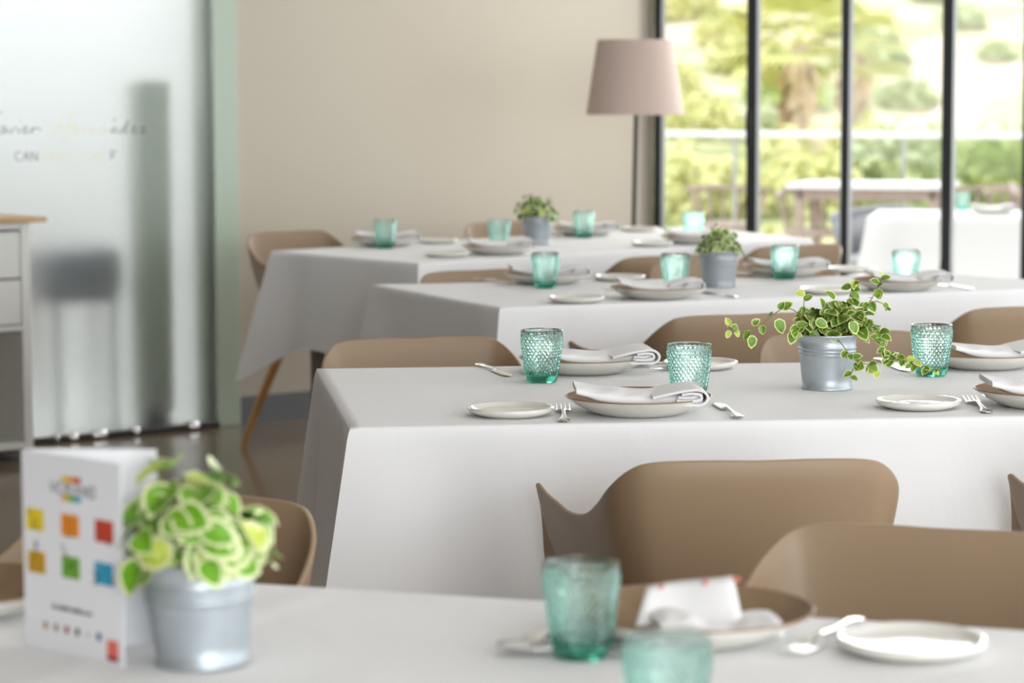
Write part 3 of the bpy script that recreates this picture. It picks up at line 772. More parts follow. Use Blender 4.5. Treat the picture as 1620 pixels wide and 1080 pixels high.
def bucket_parts(t, m, scale=1.0):
    k = scale
    prof = [(.0425, 0), (.0435, .0), (.0440, .003), (.0425, .0045), (.0440, .020), (.0478, .056)]
    for z in (.060, .066, .072): prof += [(.0478 + (z - .056) * .1, z - .0022), (.0496 + (z - .056) * .1, z), (.0480 + (z - .056) * .1, z + .0022)]
    prof += [(.0500, .084), (.0512, .0915), (.0526, .0925), (.0532, .0942), (.0526, .0958), (.0512, .0958), (.0504, .094), (.0496, .084), (.045, .03), (.0415, .004), (.01, .004)]
    b = MB().lathe([(r * k, z * k) for r, z in prof], 64).build('bucket', m, t, angle=60)
    MB().lathe([(.0485 * k, .076 * k), (.047 * k, .083 * k), (.03 * k, .086 * k), (.002 * k, .087 * k)], 24, close=False).build('soil', M['soil'], t)
    return b
def bushy(label, pos, seed, R0, Hh, nleaf, L, lm, zin, tilt=0, extra=()):
    rnd = random.Random(seed)
    t = thing('potted_plant', label, 'plant', pos, 0, 'variegated plants in small metal buckets')
    bucket_parts(t, zin)
    top = .086; mb = MB(); sb = MB()
    for i in range(nleaf):
        a = rnd.uniform(0, 2 * PI); e = rnd.uniform(-.12, 1) ** 1; el = math.asin(max(-.2, min(1, e)))
        rr = rnd.uniform(.55, 1) if i % 3 else rnd.uniform(.25, .6)
        q = Vector((math.cos(a) * math.cos(el) * R0 * rr, math.sin(a) * math.cos(el) * R0 * rr, top + .008 + max(0, math.sin(el)) * Hh * rr * (1 + .2 * math.sin(3 * a)) + .012 * min(0, el)))
        if math.hypot(q.x, q.y) < .056 and q.z < .10: q.z += .012
        if rr > .5 and i % 4 == 0:
            b0 = Vector((q.x * .3, q.y * .3, top - .004)); md = (b0 + q) / 2 + Vector((0, 0, .01))
            sb.tube([b0, md, q], [.0016, .0013, .0008], 5)
        out = Vector((math.cos(a), math.sin(a), 0)); tg = Vector((-out.y, out.x, 0)); b_ = rnd.uniform(-1, 1)
        fw = tg * b_ + Vector((0, 0, -.55 + .5 * rnd.random())) + out * (.25 + .5 * math.sin(max(0, el)))
        up = out * (.75 * math.cos(el) + .1) + Vector((rnd.uniform(-.3, .3), rnd.uniform(-.45, .1), .35 + .6 * math.sin(max(0, el))))
        q = q - fw.normalized() * L * .35
        l = L * rnd.uniform(.65, 1.1)
        mats = (0, 1) if rnd.random() > .12 else (2, 1)
        leaf(mb, q, fw, up, l, l * rnd.uniform(.85, 1.0), rnd, mats, edge=.80)
    mb.build('foliage', [lm, M['leafedge'], M['leafyoung']], t, angle=180)
    sb.build('stems', M['stem'], t)
    if tilt: t.rotation_euler = tilt
    return t
p = sit(322, 1065, .044)
bushy('variegated plant with big leaves in the blurred bucket beside the menu card', (p.x, p.y, TH + .0022), 11, .067, .096, 150, .041, M['leaf_bright'], M['zinc'], tilt=(R(.5), R(-2.6), 0))
p = sit(1137, 456, .043)
bushy('compact variegated plant in a grey pot on the third table', (p.x, p.y, TH + .0006), 21, .062, .060, 190, .025, M['leaf'], M['zinc_plain'])
p = sit(850, 388, .043)
bushy('small variegated plant in a grey pot on the farthest table', (p.x, p.y, TH + .0006), 31, .080, .072, 140, .028, M['leaf'], M['zinc_plain'])
# trailing plant of the sharp table
p = sit(1308, 619, .043); TP = Vector((p.x, p.y, TH + .0006))
t = thing('potted_plant', 'sharp trailing variegated plant in a ribbed zinc bucket', 'plant', tuple(TP), 0, 'variegated plants in small metal buckets')
bk = bucket_parts(t, M['zinc'])
rnd = random.Random(5)
def W2(px, py, dy): return pz(px, py, TP.y + dy) - TP
stems = [([(1290, 533, 0), (1272, 508, -.02), (1255, 490, -.03), (1235, 490, -.03), (1215, 505, -.03), (1195, 522, -.03), (1172, 523, -.03), (1152, 518, -.03)], .017, 6),
         ([(1295, 533, 0), (1283, 508, 0), (1272, 488, .0), (1274, 466, .0)], .019, 6),
         ([(1308, 533, 0), (1318, 508, .01), (1340, 482, .01), (1346, 462, .0), (1350, 442, 0)], .019, 14),
         ([(1318, 533, 0), (1345, 505, .0), (1366, 486, -.01), (1378, 474, -.01), (1388, 454, -.01), (1396, 438, -.01)], .018, 12),
         ([(1366, 486, -.01), (1382, 477, -.01), (1396, 480, -.01), (1402, 492, -.01)], .016, 3),
         ([(1320, 533, 0), (1350, 500, -.02), (1378, 510, -.03), (1396, 535, -.04), (1404, 556, -.04), (1420, 566, -.04), (1446, 572, -.05)], .020, 22),
         ([(1404, 556, -.04), (1430, 570, -.05), (1450, 580, -.055), (1470, 584, -.06), (1486, 592, -.06)], .015, 8),
         ([(1312, 533, -.02), (1328, 540, -.055), (1342, 558, -.065), (1355, 572, -.066), (1372, 576, -.066), (1388, 584, -.066)], .019, 14),
         ([(1355, 572, -.066), (1348, 588, -.066), (1345, 598, -.066)], .014, 2),
         ([(1300, 533, 0), (1284, 525, -.03), (1262, 515, -.04), (1254, 530, -.04)], .020, 6)]
lb = MB(); sb = MB()
for pts_, L, nl in stems:
    P3 = catmull([W2(*q) for q in pts_], 6); P3 = [Vector(q) for q in P3]
    sb.tube(P3, [.0012 - .0006 * k / len(P3) for k in range(len(P3))], 5)
    for k in range(nl):
        u = (k + 1) / nl if nl > 3 else (k + .7) / nl
        q = P3[min(len(P3) - 1, int((.30 + .70 * u) * (len(P3) - 1)))]
        d = Vector((rnd.uniform(-1, 1), rnd.uniform(-.9, .2), rnd.uniform(-.9, .5)))
        l = L * rnd.uniform(.8, 1.2) * (.8 if u > .85 else 1)
        leaf(lb, q, d, Vector((rnd.uniform(-.4, .4), -.8, .7)), l, l * rnd.uniform(.72, .9), rnd, (2, 1) if (u > .9 and rnd.random() < .8) else (0, 1), edge=.86)
for (px, py, dy, L, ang) in ((1232, 490, -.03, .017, 60), (1228, 505, -.03, .026, -60), (1190, 514, -.03, .016, 40), (1189, 530, -.03, .022, -88), (1155, 514, -.03, .014, 120), (1153, 522, -.03, .014, -100), (1163, 522, -.03, .013, -60), (1254, 522, -.04, .024, -95), (1345, 508, -.05, .024, -60), (1290, 508, -.05, .022, -20)):
    a = R(ang); leaf(lb, W2(px, py, dy), Vector((math.cos(a), -.15, math.sin(a))), Vector((-math.sin(a) * .3, -1, .4)), L, L * .85, rnd, (0, 1) if L > .0145 else (2, 1), edge=.82)
for i in range(190):
    a = rnd.uniform(0, 2 * PI); rr = rnd.uniform(0, 1) ** .6
    q = Vector((math.cos(a) * .058 * rr + .012, math.sin(a) * .045 * rr, .088 + rnd.uniform(.0, .062) * (1 - .5 * rr) + .008))
    d = Vector((q.x * 8 + rnd.uniform(-.7, .7), q.y * 8 - .4 + rnd.uniform(-.6, .6), rnd.uniform(-.5, .6)))
    l = rnd.uniform(.018, .028)
    leaf(lb, q, d, Vector((rnd.uniform(-.4, .4), -.5, .9)), l, l * .85, rnd, (0, 1), edge=.82)
    if i % 5 == 0: sb.tube([Vector((q.x * .4, q.y * .4, .084)), q], [.0012, .0008], 5)
lb.build('foliage', [M['leaf_trail'], M['edge_trail'], M['leafyoung']], t, angle=180); sb.build('stems', M['stem'], t)

# ------------------------------------------------------------------ menu card
Am, Bm, Cm = tp(41, 1021), tp(197, 1057), tp(253, 1022)
cen = (Am + Bm + Cm) / 3
HC = .187
t = thing('menu_card', 'white folded menu card with coloured square pictures on the nearest table', 'menu', (cen.x, cen.y, TH + .0003), 0)
def panel(A, B, name):
    d = (B - A); L = d.length; ang = math.atan2(d.y, d.x)
    T = Matrix.Translation(A - cen) @ Matrix.Rotation(ang, 4, 'Z'); T.translation.z = 0
    MB().box(0, -.0004, 0, L, .0004, HC, T=T).build(name, M['card'], t, smooth=False); return T, L
TF, LF = panel(Am, Bm, 'front_panel'); panel(Am, Cm, 'back_panel')
def pr(mb, x0, z0, x1, z1, mi=0, y=-.0009): mb.add([(x0 * LF, y, z0 * HC), (x1 * LF, y, z0 * HC), (x1 * LF, y, z1 * HC), (x0 * LF, y, z1 * HC)], [(0, 1, 2, 3)], mi, TF)
def ln(mb, pts_, w=.006, mi=0, y=-.0012):
    for (xa, za), (xb, zb) in zip(pts_[:-1], pts_[1:]):
        dx, dz = (xb - xa) * LF, (zb - za) * HC; l = math.hypot(dx, dz) or 1; nx, nz = -dz / l * w * LF / 2, dx / l * w * LF / 2
        mb.add([(xa * LF + nx, y, za * HC + nz), (xa * LF - nx, y, za * HC - nz), (xb * LF - nx, y, zb * HC - nz), (xb * LF + nx, y, zb * HC + nz)], [(0, 1, 2, 3)], mi, TF)
cols = [('yel', .13, .605), ('ora', .49, .605), ('red', .83, .605), ('gold', .14, .39), ('grn', .49, .395), ('blu', .82, .395)]
for nm, x, z in cols:
    mb = MB(); pr(mb, x - .09, z - .005, x + .09, z + .105); o = mb.build('picture_square', M[nm], t, smooth=False)
    mb = MB()
    if nm == 'yel': ln(mb, [(x - .03, z), (x, z + .06), (x + .03, z), (x - .02, z + .02)]); ln(mb, [(x - .07, z + .09), (x - .02, z + .07)])
    if nm == 'ora': ln(mb, [(x - .03, z - .01), (x - .02, z + .08), (x + .03, z + .07), (x + .02, z), (x - .03, z - .01)])
    if nm == 'red': ln(mb, [(x - .05, z + .08), (x - .03, z + .02), (x + .05, z - .015), (x + .06, z + .05)])
    if nm == 'gold':
        for q in (-.07, -.035, .0, .035, .07): ln(mb, [(x + q * .6, z + .09), (x + q, z + .045), (x + q * .7, z)])
        ln(mb, [(x, z + .09), (x - .01, z + .155), (x + .02, z + .135)], .012)
    if nm == 'grn': ln(mb, [(x - .09, z + .16), (x - .02, z + .08), (x + .05, z + .02)], .010); ln(mb, [(x - .06, z + .03), (x, z + .06), (x + .06, z + .08)], .010)
    if nm == 'blu': ln(mb, [(x - .10, z - .01), (x - .05, z + .03), (x - .10, z + .05)], .014); ln(mb, [(x + .1, z), (x + .06, z + .04)], .012); ln(mb, [(x - .03, z + .05), (x + .03, z + .08)])
    mb.build('line_drawing', M['ink'], o, smooth=False)
for z, cc in ((.868, ('yel', 'ora', 'red')), (.775, ('gold', 'grn', 'blu'))):
    for k, nm in enumerate(cc):
        mb = MB(); pr(mb, .41 + k * .065, z, .475 + k * .065, z + .030); mb.build('logo_bar', M[nm], t, smooth=False)
mb = MB(); x = .30
for gl in ([(0, 1), (.5, 0), (1, 1)], [(1, 1), (0, 1), (0, 0), (1, 0)], [(0, 0), (0, 1), (1, .8), (0, .5), (1, 0)], [(0, 0), (.5, 1), (1, 0)], [(0, 0), (0, 1), (1, 0), (1, 1)], [(0, 0), (0, 1), (1, 1), (1, 0), (0, 0)]):
    ln(mb, [(x + a * .055, .812 + b * .048) for a, b in gl], .012); x += .078
mb.build('logo_lettering', M['inkgrey'], t, smooth=False)
mb = MB(); rnd = random.Random(2); x = .30
while x < .68:
    ln(mb, [(x, .222), (x + .012, .238 + rnd.uniform(0, .012)), (x + .022, .222)], .009); x += .028 + (.012 if rnd.random() < .25 else 0)
mb.build('caption_line', M['ink'], t, smooth=False)
for k, nm in enumerate(('tan', 'tan', 'wine', 'olive', 'inkgrey', 'navy')):
    mb = MB(); x = .22 + k * .108; s = .024 if nm != 'inkgrey' else .010
    mb.add([((x + s * math.cos(a)) * LF, -.0009, (.128 + s * .9 * math.sin(a)) * HC) for a in [2 * PI * i / 12 for i in range(12)]], [tuple(range(12))], 0, TF)
    mb.build('food_symbol', M[nm], t, smooth=False)
mb = MB(); pr(mb, .84, .030, .95, .125); mb.build('corner_mark', M['coral'], t, smooth=False)
mb = MB(); pr(mb, .84, .020, .95, .045, y=-.0011); mb.build('corner_mark_foot', M['dred'], t, smooth=False)

# ------------------------------------------------------------------ floor lamp
lp = tp(997, 610, 0); lp = Vector((.047 * 10.05, 10.05, 0))
t = thing('floor_lamp', 'floor lamp with a wide pinkish-taupe drum shade against the wall', 'lamp', tuple(lp), 0)
def zpx(py, Y): return pz(997, py, Y).z
zb, zt = zpx(181, lp.y), zpx(63, lp.y); k = lp.y / FPX
rb, rt = 77 * k, 59.5 * k
sh = MB().lathe([(rb, zb), (rt, zt), (rt - .003, zt), (rb - .003, zb)], 72, close=False).build('lamp_shade', M['lampshade'], t, angle=30)
MB().lathe([(.14, 0), (.145, .004), (.145, .018), (.13, .024), (.02, .028)], 48).build('base', M['lampmetal'], t)
MB().tube([(-.012, 0, .02), (-.004, 0, .7), (.006, 0, zb + .03), (.006, 0, zt - .06)], .0095, 12).build('pole', M['lampmetal'], t)
MB().tube([(-rt + .002, 0, zt - .03), (0, 0, zt - .06), (rt - .002, 0, zt - .03)], .003, 6).build('shade_ring', M['lampmetal'], t)
MB().lathe([(.012, zt - .20), (.030, zt - .17), (.032, zt - .14), (.018, zt - .10), (.014, zt - .07)], 20).build('bulb', M['whiteframe'], t)

# ------------------------------------------------------------------ cabinet at the left
_k = (47 - 810) / FPX; _d = -.39
cs = (_k * (W0.y + _d * WD.x) - (W0.x - _d * WD.y)) / (WD.x - _k * WD.y)
Tc = Twall(cs, .03)
t = thing('cabinet', 'white cabinet with wooden top and two drawers at the left edge', 'cabinet', tuple(Tc.translation), WA)
hb = pz(30, 343, Tc.translation.y - .2).z
Wc, Dc = .95, .36
z1 = hb - .014; fz = lambda py: pz(30, py, Tc.translation.y - .30).z
b = MB()
b.box(-.035, -Dc, .0, 0, -.0, z1, bev=.003).box(-Wc, -Dc, 0, -Wc + .035, 0, z1, bev=.003).box(-Wc + .035, -.012, .03, -.035, 0, z1)
b.box(-Wc + .035, -Dc + .002, fz(362), -.035, -.012, z1).box(-Wc + .035, -Dc + .002, fz(522), -.035, -.012, fz(514)).box(-Wc + .035, -Dc + .002, .045, -.035, -.012, .068)
b.build('body', M['cabinet'], t, smooth=False)
MB().box(-Wc - .03, -Dc - .025, z1, .055, .0, hb + .004, bev=.003).build('wooden_top', M['cabtop'], t, smooth=False)
MB().box(-Wc + .036, -.0125, .07, -.036, -.0135, .378).build('back_board', M['cabin'], t, smooth=False)
for za, zb_ in ((fz(512), fz(442)), (fz(439), fz(366))):
    dr = MB().box(-Wc + .040, -Dc - .004, za, -.041, -Dc + .02, zb_, bev=.003).build('drawer', M['cabinet'], t, smooth=False)
    MB().lathe([(.006, 0), (.012, .012), (.013, .018), (.008, .022)], 16, T=Matrix.Translation((-Wc / 2, -Dc - .004, (za + zb_) / 2)) @ Matrix.Rotation(R(90), 4, 'X')).build('knob', M['steel'], dr)
p = tp(40, 712, 0)
o = MB().lathe([(.035, 0), (.035, .006), (.012, .012), (.010, .075), (.014, .085), (.012, .095), (.004, .098)], 24).build('door_stop', M['lampmetal']); o.location = (p.x, p.y, 0)
tag(o, 'small dark metal post on the floor beside the cabinet', 'door stop')

# ------------------------------------------------------------------ things seen blurred through the frosted partition
def wall_so(px, d):
    k = (px - 810) / FPX; return (k * (W0.y + d * WD.x) - (W0.x - d * WD.y)) / (WD.x - k * WD.y)
def behind(px0, px1, d, z0, z1, dep, name, m, label, cat):
    s0, s1 = wall_so(px0, d), wall_so(px1, d)
    t = thing(name, label, cat, tuple(wp(s0, -d)), WA)
    return t, s1 - s0
t, w = behind(226, 270, .10, 0, 0, .3, 'tall_cabinet', M['sage'], 'tall grey-green cabinet seen blurred through the frosted glass', 'cabinet')
zt_ = pz(235, 128, 9.9).z
MB().box(0, 0, .06, w, .10, zt_, bev=.004).build('body', M['sage'], t, smooth=False)
MB().box(.01, .01, 0, w - .01, .09, .06).build('plinth', M['lampmetal'], t, smooth=False)
MB().box(.006, -.012, .09, w - .006, -.001, zt_ - .02, bev=.002).build('door', M['sage'], t, smooth=False)
t, w = behind(324, 350, .05, 0, 0, .3, 'service_post', M['sage'], 'dark green upright seen blurred through the frosted glass', 'post')
MB().box(0, 0, 0, w, .08, CH - .01, bev=.004).build('shaft', M['sage'], t, smooth=False)
t, w = behind(80, 196, .16, 0, 0, .4, 'stool', M['greyseat'], 'grey padded bench seen blurred low through the frosted glass', 'bench')
MB().box(0, 0, .48, w, .22, .68, bev=.03).build('seat', M['greyseat'], t)
for x in (.02, w - .05):
    for y in (.02, .17): MB().box(x, y, 0, x + .022, y + .022, .50).build('leg', M['alu'], t, smooth=False)

# ------------------------------------------------------------------ lettering on the partition
def glass_pt(px, py):
    s = wall_s(px); q = wp(s, .0135); d = ray(px, py); return Vector((s, 0, (Vector((0, 0, EYE)) + d * (q.y / d.y)).z))
TG = Twall(0, .0135)
def strokes(name, label, segs, w, m):
    t = MB()
    for seg in segs:
        P = [glass_pt(*q) for q in seg]
        P = [Vector(q) for q in catmull([tuple(q) for q in P], 5)] if len(P) > 2 else P
        for a_, b_ in zip(P[:-1], P[1:]):
            d = (b_ - a_); l = d.length or 1; nx, nz = -d.z / l * w / 2, d.x / l * w / 2
            t.add([(a_.x + nx, 0, a_.z + nz), (a_.x - nx, 0, a_.z - nz), (b_.x - nx, 0, b_.z - nz), (b_.x + nx, 0, b_.z + nz)], [(0, 1, 2, 3)], 0, TG)
    return t.build(name, m, lt, smooth=False)
lt = thing('glass_lettering', 'handwritten name and capitals lettered on the frosted partition', 'lettering', (0, 0, 0))
low = lambda x, y=207: None
def ar(x, y): return [[(x + 9, y - 8), (x + 2, y - 6), (x, y + 2), (x + 5, y + 3), (x + 9, y - 7), (x + 9, y + 2), (x + 13, y)]]
def vr(x, y): return [[(x, y - 6), (x + 4, y + 3), (x + 10, y - 7), (x + 12, y - 5)]]
def ir(x, y): return [[(x + 3, y - 6), (x + 1, y + 2), (x + 6, y)], [(x + 5, y - 15), (x + 7, y - 16)]]
def er(x, y): return [[(x, y - 1), (x + 7, y - 5), (x + 4, y - 9), (x, y - 3), (x + 3, y + 3), (x + 11, y - 1)]]
def rr_(x, y): return [[(x + 2, y - 7), (x, y + 3), (x + 4, y - 5), (x + 9, y - 6)]]
def nr_(x, y): return [[(x + 2, y - 6), (x, y + 3), (x + 5, y - 6), (x + 8, y - 5), (x + 7, y + 2), (x + 11, y + 1)]]
def dr_(x, y): return [[(x + 7, y - 6), (x, y - 2), (x + 2, y + 3), (x + 8, y - 6), (x + 13, y - 18), (x + 8, y + 2), (x + 12, y + 1)]]
def zr_(x, y): return [[(x, y - 6), (x + 8, y - 7), (x, y + 2), (x + 10, y + 1)]]
Y0 = 208
strokes('dark_script', '', [[(-20, 215), (-12, 195), (-2, 180), (5, 177)]] + ar(0, Y0) + vr(14, Y0) + ir(28, Y0) + er(37, Y0) + rr_(50, Y0) + [[(59, 202), (66, 206)]], .0032, M['vinyl_dark'])
strokes('reflection_tinted_script', '', [[(100, 178), (95, 200), (88, 212), (84, 217), (82, 212)], [(117, 172), (110, 195), (103, 215), (98, 226)], [(80, 203), (100, 200), (122, 198)]] + er(116, Y0) + rr_(130, Y0) + nr_(142, Y0) + ar(158, Y0), .0040, M['vinyl_reflect'])
strokes('dark_script', '', nr_(176, Y0) + dr_(190, Y0) + er(208, Y0) + zr_(222, Y0) + [[(178, 192), (184, 188)]], .0032, M['vinyl_dark'])
def caps(s, x, y, w, m, nm):
    D = {'C': [[(1, .1), (.5, 0), (0, .3), (0, .7), (.5, 1), (1, .9)]], 'A': [[(0, 1), (.5, 0)], [(.5, 0), (1, 1)], [(.2, .6), (.8, .6)]], 'N': [[(0, 1), (0, 0)], [(0, 0), (1, 1)], [(1, 1), (1, 0)]],
         'D': [[(0, 0), (0, 1)], [(0, 1), (.8, .85), (1, .5), (.8, .15), (0, 0)]], 'O': [[(.5, 0), (0, .3), (0, .7), (.5, 1), (1, .7), (1, .3), (.5, 0)]], 'H': [[(0, 0), (0, 1)], [(1, 0), (1, 1)], [(0, .5), (1, .5)]],
         'E': [[(1, 0), (0, 0)], [(0, 0), (0, 1)], [(0, 1), (1, 1)], [(0, .5), (.8, .5)]], 'F': [[(1, 0), (0, 0)], [(0, 0), (0, 1)], [(0, .5), (.8, .5)]]}
    segs = []
    for ch in s:
        if ch in D: segs += [[(x + a * 9, y + b * 14) for a, b in sg] for sg in D[ch]]
        x += w
    return strokes(nm, '', segs, .0034, m)
caps('CAN', 24, 240, 12.6, M['vinyl_dark'], 'dark_capitals'); caps('DADO CHE', 64, 240, 13.6, M['vinyl_reflect'], 'reflection_tinted_capitals'); caps('F', 175, 239, 12, M['vinyl_dark'], 'dark_capitals')

# ------------------------------------------------------------------ terrace
DZ = -.10
struct(MB().box(-4, 11.65, DZ - .15, 9.5, 20.2, DZ).build('floor_terrace', M['deck'], smooth=False))
RA, RB = pz(1047, 208, 19.6), pz(1620, 214.5, 18.4)
dR = (RB - RA); dR.z = 0; LR = dR.length; dR.normalize(); ra = math.atan2(dR.y, dR.x)
RZ = (RA.z + RB.z) / 2
t = thing('glass_railing', 'clear glass balustrade with a white top rail along the terrace', 'railing', (RA.x - dR.x * 2, RA.y - dR.y * 2, DZ), ra)
LT = LR + 5
MB().box(0, -.02, RZ - DZ - .03, LT, .02, RZ - DZ + .015, bev=.005).build('top_rail', M['whiteframe'], t, smooth=False)
n_ = 6
for i in range(n_):
    MB().box(LT * i / n_ + .02, -.006, .04, LT * (i + 1) / n_ - .02, .006, RZ - DZ - .03).build('glass_panel', M['pane'], t, smooth=False)
    MB().box(LT * i / n_ - .012, -.012, 0, LT * i / n_ + .012, .012, RZ - DZ - .03).build('post', M['alu'], t, smooth=False)
# cloth-covered terrace table
hT = DZ + .745
A_, B_ = tp(1372, 344, hT), tp(1700, 346, hT)
dT = (B_ - A_); LT2 = 1.6; dT.normalize(); nT = Vector((-dT.y, dT.x, 0))
TH_keep = TH
def out_table():
    global TH
    TH = hT
    quad_table('terrace_table', A_, A_ + dT * LT2, A_ + dT * LT2 + nT * .85 + dT * .02, A_ + nT * .85 + dT * .02, .70, 'terrace table under a long white cloth outside the glazed doors',
               'long bright white cloth on the terrace table outside', seed=12, tail=.12, amp=.012, hem=.02)
    TH = TH_keep
out_table()
for o in bpy.data.objects:
    if o.name.startswith('leg') and o.parent and o.parent.name.startswith('terrace_table'): o.scale.z = 1.0; o.location.z = DZ * 1.0
p = sit(1523, 333, .026, hT); tumbler((p.x, p.y, hT + .0006), .3, 'pale tumbler standing on the terrace table outside', 'teal textured glass tumblers')
p = sit(1570, 340, .068, hT); plate((p.x, p.y, hT + .0006), 0, 'dinner plate on the terrace table outside', 'shallow dinner plates, off-white outside and taupe inside')
napkin((p.x, p.y, hT + .002), 0, 'napkin on the terrace table outside', 'folded white cloth napkins')
# slatted terrace table
P_ = tp(1243, 291, hT); Q_ = tp(1496, 293, hT)
t = thing('terrace_table', 'bare weathered wooden table beyond the second glazed panel', 'table', (P_.x, P_.y, DZ), math.atan2(Q_.y - P_.y, Q_.x - P_.x))
Lw = (Q_ - P_).length; h_ = hT - DZ
b = MB()
for i in range(8): b.box(0, i * .1, h_ - .03, Lw, i * .1 + .09, h_, bev=.003)
b.build('slatted_top', M['whiteframe'], t, smooth=False)['label'] = 'white slatted top'  # slats in plain white, apron and legs in weathered teak
MB().box(.06, .03, h_ - .10, Lw - .06, .06, h_ - .03).box(.06, .73, h_ - .10, Lw - .06, .76, h_ - .03).build('apron', M['weather'], t, smooth=False)
for x in (.05, Lw - .11):
    for y in (.03, .70): MB().box(x, y, 0, x + .06, y + .06, h_ - .03).build('leg', M['weather'], t, smooth=False)
def make_outchair():
    t = thing('spindle_armchair', '', 'chair')
    seat = MB(); 
    seat.lathe([(.20, .40), (.235, .41), (.24, .425), (.23, .438), (.05, .436)], 32).build('seat', M['weather'], t)
    arc = [(.27 * math.sin(a) * 1.0, -.25 * math.cos(a), .70 - .05 * max(0, -math.cos(a) * -1 if False else 0) - .04 * (abs(a) / 2.0)) for a in [(-2.0 + 4.0 * i / 20) for i in range(21)]]
    v = []; f = []
    mb = MB()
    for p_ in arc: v += [(p_[0] * .93, p_[1] * .93, p_[2] - .014), (p_[0] * 1.07, p_[1] * 1.07, p_[2] - .014), (p_[0] * 1.07, p_[1] * 1.07, p_[2] + .014), (p_[0] * .93, p_[1] * .93, p_[2] + .014)]
    for k in range(20):
        for i in range(4): j = (i + 1) % 4; f.append((k * 4 + i, k * 4 + j, k * 4 + 4 + j, k * 4 + 4 + i))
    f.append((3, 2, 1, 0)); f.append((80, 81, 82, 83))
    mb.add(v, f).build('back_rail', M['weather'], t, angle=50)
    for i in range(1, 20, 2):
        x, y, z = arc[i]; MB().tube([(x * .80, y * .80, .43), (x, y, z - .01)], .010, 8).build('spindle', M['weather'], t)
    for sx in (-1, 1):
        for sy in (-1, 1): MB().tube([(sx * .15, sy * .15, .41), (sx * .21, sy * .21, 0)], [.018, .012], 8).build('leg', M['weather'], t)
    return t
ochair = Once(make_outchair)
def oput(px, py, rz, lab, hz=.70, s=1):
    p = tp(px, py, DZ + hz); ochair((p.x, p.y, DZ), rz, lab, 'weathered wooden spindle armchairs on the terrace', sc=s)
oput(1152, 292, R(-25), 'wooden spindle armchair outside the first glazed panel')
oput(1296, 300, R(175), 'wooden spindle armchair pushed under the bare terrace table')
oput(1440, 300, R(60), 'wooden spindle armchair right of the bare terrace table')
oput(1545, 294, R(110), 'wooden spindle armchair behind the cloth covered terrace table')
oput(1668, 299, R(200), 'wooden spindle armchair at the far right of the terrace')
p = tp(1400, 331, DZ + .70)
# woven chair behind the cloth table
t = thing('woven_armchair', 'grey woven armchair tucked behind the cloth covered terrace table', 'chair', (p.x, p.y, DZ), R(165))
b = MB(); arc = [(.29 * math.sin(a), -.26 * math.cos(a), .70 - .03 * abs(a)) for a in [(-1.9 + 3.8 * i / 20) for i in range(21)]]
b.tube(arc, .018, 8).build('rim_tube', M['greyweave'], t)
v = []; f = []
for x, y, z in arc: v += [(x, y, z), (x * .9, y * .9, .42)]
for k in range(20): f.append((2 * k, 2 * k + 1, 2 * k + 3, 2 * k + 2))
o = MB().add(v, f).build('woven_back', M['greyweave'], t); so = o.modifiers.new('t', 'SOLIDIFY'); so.thickness = .012
MB().lathe([(.22, .38), (.25, .40), (.25, .43), (.2, .45), (.02, .45)], 28).build('seat', M['greyweave'], t)
for sx in (-1, 1):
    for sy in (-1, 1): MB().tube([(sx * .17, sy * .17, .39), (sx * .2, sy * .2, 0)], .012, 8).build('leg', M['greyweave'], t)

# ------------------------------------------------------------------ hillside, scrub and palm
def gh(x, y):
    if y < 26: z = -.9 + (y - 20) * .02
    elif y < 60: z = -.8 + (y - 26) * .02
    else: z = -.12 + (y - 60) * .16
    return z + .35 * math.sin(x * .31 + y * .13) * min(1, (y - 18) / 30) + .5 * math.sin(x * .11 - y * .07) * min(1, (y - 18) / 60)
v = []; f = []; NX_, NY_ = 60, 60
for j in range(NY_ + 1):
    y = 20.3 + 160 * (j / NY_) ** 1.5
    for i in range(NX_ + 1):
        x = -30 + 90 * i / NX_; v.append((x, y, gh(x, y)))
for j in range(NY_):
    for i in range(NX_): a_ = j * (NX_ + 1) + i; f.append((a_, a_ + 1, a_ + NX_ + 2, a_ + NX_ + 1))
o = MB().add(v, f).build('ground_hillside', M['hill']); struct(o, 'dry hillside beyond the terrace')
def make_bush(seed, m):
    rnd = random.Random(seed); mb = MB()
    for i in range(520):
        a = rnd.uniform(0, 2 * PI); e = math.asin(rnd.uniform(-.2, 1)); rr = rnd.uniform(.6, 1) * (1 + .25 * math.sin(3 * a + seed) * math.cos(2 * e))
        c = Vector((math.cos(a) * math.cos(e), math.sin(a) * math.cos(e), math.sin(e) * .8 + .25)) * rr * .8
        u = Vector((rnd.uniform(-1, 1), rnd.uniform(-1, 1), rnd.uniform(-1, 1))).normalized(); w = u.orthogonal().normalized()
        s = rnd.uniform(.07, .13); mb.add([c - u * s, c + w * s * .5, c + u * s, c - w * s * .5], [(0, 1, 2, 3)])
    for k in range(5):
        a = k * 1.3; mb.tube([(0, 0, -.3), (.15 * math.cos(a), .15 * math.sin(a), .1), (.4 * math.cos(a), .4 * math.sin(a), .5)], [.04, .03, .01], 5)
    o = mb.build('shrub', m, smooth=False); o['category'] = 'shrub'; return o
bushes = [Once(lambda: make_bush(1, M['bush_a'])), Once(lambda: make_bush(2, M['bush_b'])), Once(lambda: make_bush(3, M['bush_c']))]
nm_ = ['grey-green', 'yellow-green', 'fresh green']
rnd = random.Random(8)
spots = []
for row, (Y, sc, st) in enumerate(((28, 1.0, 196), (40, 1.35, 178), (55, 1.25, 126))):
    for px in range(1040 + row * 30, 1690, st):
        kind = (1 if 1180 < px < 1340 and row < 2 else rnd.choice((0, 2, 2, 1)))
        spots.append(((px - 810) / FPX * Y, Y + rnd.uniform(-1, 1), sc * rnd.uniform(.85, 1.1), kind, px, row))
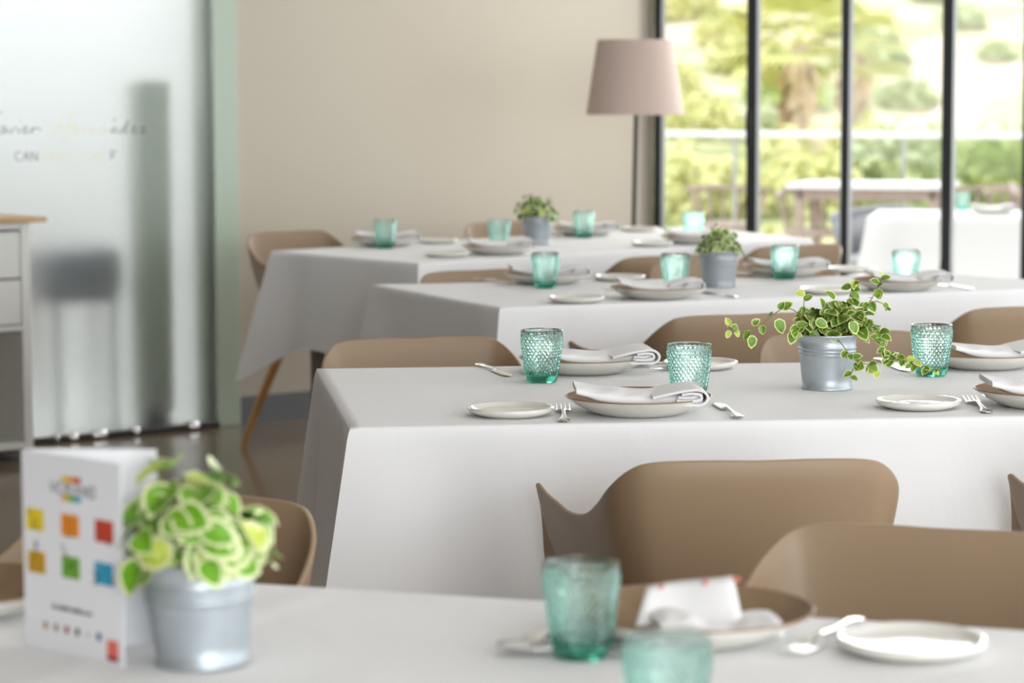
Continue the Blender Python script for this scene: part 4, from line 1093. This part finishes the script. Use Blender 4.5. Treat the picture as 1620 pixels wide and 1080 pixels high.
for k in range(26):
    Y = 66 + (k % 7) * 4.6; px = 1052 + (k * 137) % 575; spots.append(((px - 810) / FPX * Y, Y, rnd.uniform(.7, 1.35) * (.75 if px > 1400 else 1.1), (0, 1, 2, 0)[k % 4], px, 3))
bs_ = ['low', 'spreading', 'rounded', 'dense', 'loose', 'tall', 'broad', 'small', 'full', 'sparse']
where = ['nearest the railing', 'midway downslope', 'at the hill foot', 'up the hillside']
cnt_ = {}; spots.sort(key=lambda q: q[4])
for (x, y, s, kind, px, row) in spots:
    side_ = 'in the first window panel' if px < 1188 else 'in the second window panel' if px < 1335 else 'in the third window panel' if px < 1496 else 'in the rightmost window panel'
    bi = cnt_.get((kind, row, side_), 0); cnt_[kind, row, side_] = bi + 1
    order_ = ('', ', second from left', ', third from left', ', fourth from left', ', fifth from left', ', sixth from left', ', seventh from left')[min(bi, 6)]
    bushes[kind]((x, y, gh(x, y) - .02 * s), rnd.uniform(0, 6), '%s shrub %s %s%s' % (nm_[kind], where[row], side_, order_), 'scrub bushes, %s, %s, %s' % (nm_[kind], where[row], side_), sc=s)
def palm(px, Y, crown_py, r, label, seed, n=34):
    rnd = random.Random(seed); x = (px - 810) / FPX * Y; g = gh(x, Y) - .1; top = pz(px, crown_py, Y).z
    t = thing('fan_palm', label, 'palm', (x, Y, g), 0, 'fan palms on the slope'); hgt = top - g
    MB().tube([(0, 0, 0), (.03, 0, hgt * .5), (0, 0, hgt)], [.26, .2, .17], 14).build('trunk', M['trunk'], t)
    mb = MB(); 
    for i in range(70):
        a = rnd.uniform(0, 2 * PI); z = hgt * rnd.uniform(.30, .97); o_ = Vector((math.cos(a), math.sin(a), 0))
        s = Vector((-o_.y, o_.x, 0)); w = rnd.uniform(.05, .12); l = rnd.uniform(.3, .7)
        mb.add([o_ * .2 + Vector((0, 0, z)) - s * w * .3, o_ * .2 + Vector((0, 0, z)) + s * w * .3, o_ * rnd.uniform(.3, .5) + s * w + Vector((0, 0, z - l)), o_ * .32 - s * w + Vector((0, 0, z - l))], [(0, 1, 2, 3)])
    mb.build('dry_skirt', M['deadfrond'], t, smooth=False)
    mb = MB()
    for i in range(n):
        a = rnd.uniform(0, 2 * PI); el = rnd.uniform(-.5, 1.3); d = Vector((math.cos(a) * math.cos(el), math.sin(a) * math.cos(el), math.sin(el)))
        P0 = Vector((0, 0, hgt)); P1 = P0 + d * r * .55
        mb.tube([P0, P1], [.015, .008], 4)
        s = d.cross(Vector((0, 0, 1))).normalized(); u = s.cross(d)
        for q in range(13):
            th = R(-85 + 170 * q / 12); dd = d * math.cos(th) + s * math.sin(th); tip = P1 + dd * r * .48 + Vector((0, 0, -.10 * r)) ; mid = P1 + dd * r * .24
            pw = (d * -math.sin(th) + s * math.cos(th)) * r * .035
            mb.add([P1, mid + pw, tip, mid - pw], [(0, 1, 2, 3)])
    mb.build('crown', M['frond'], t, smooth=False)
palm(1262, 50, 70, 1.75, 'fan palm with a dry skirt behind the second glazed panel', 1, 30)
palm(1352, 57, 80, 1.6, 'smaller fan palm behind the third upright of the glazed doors', 2, 24)
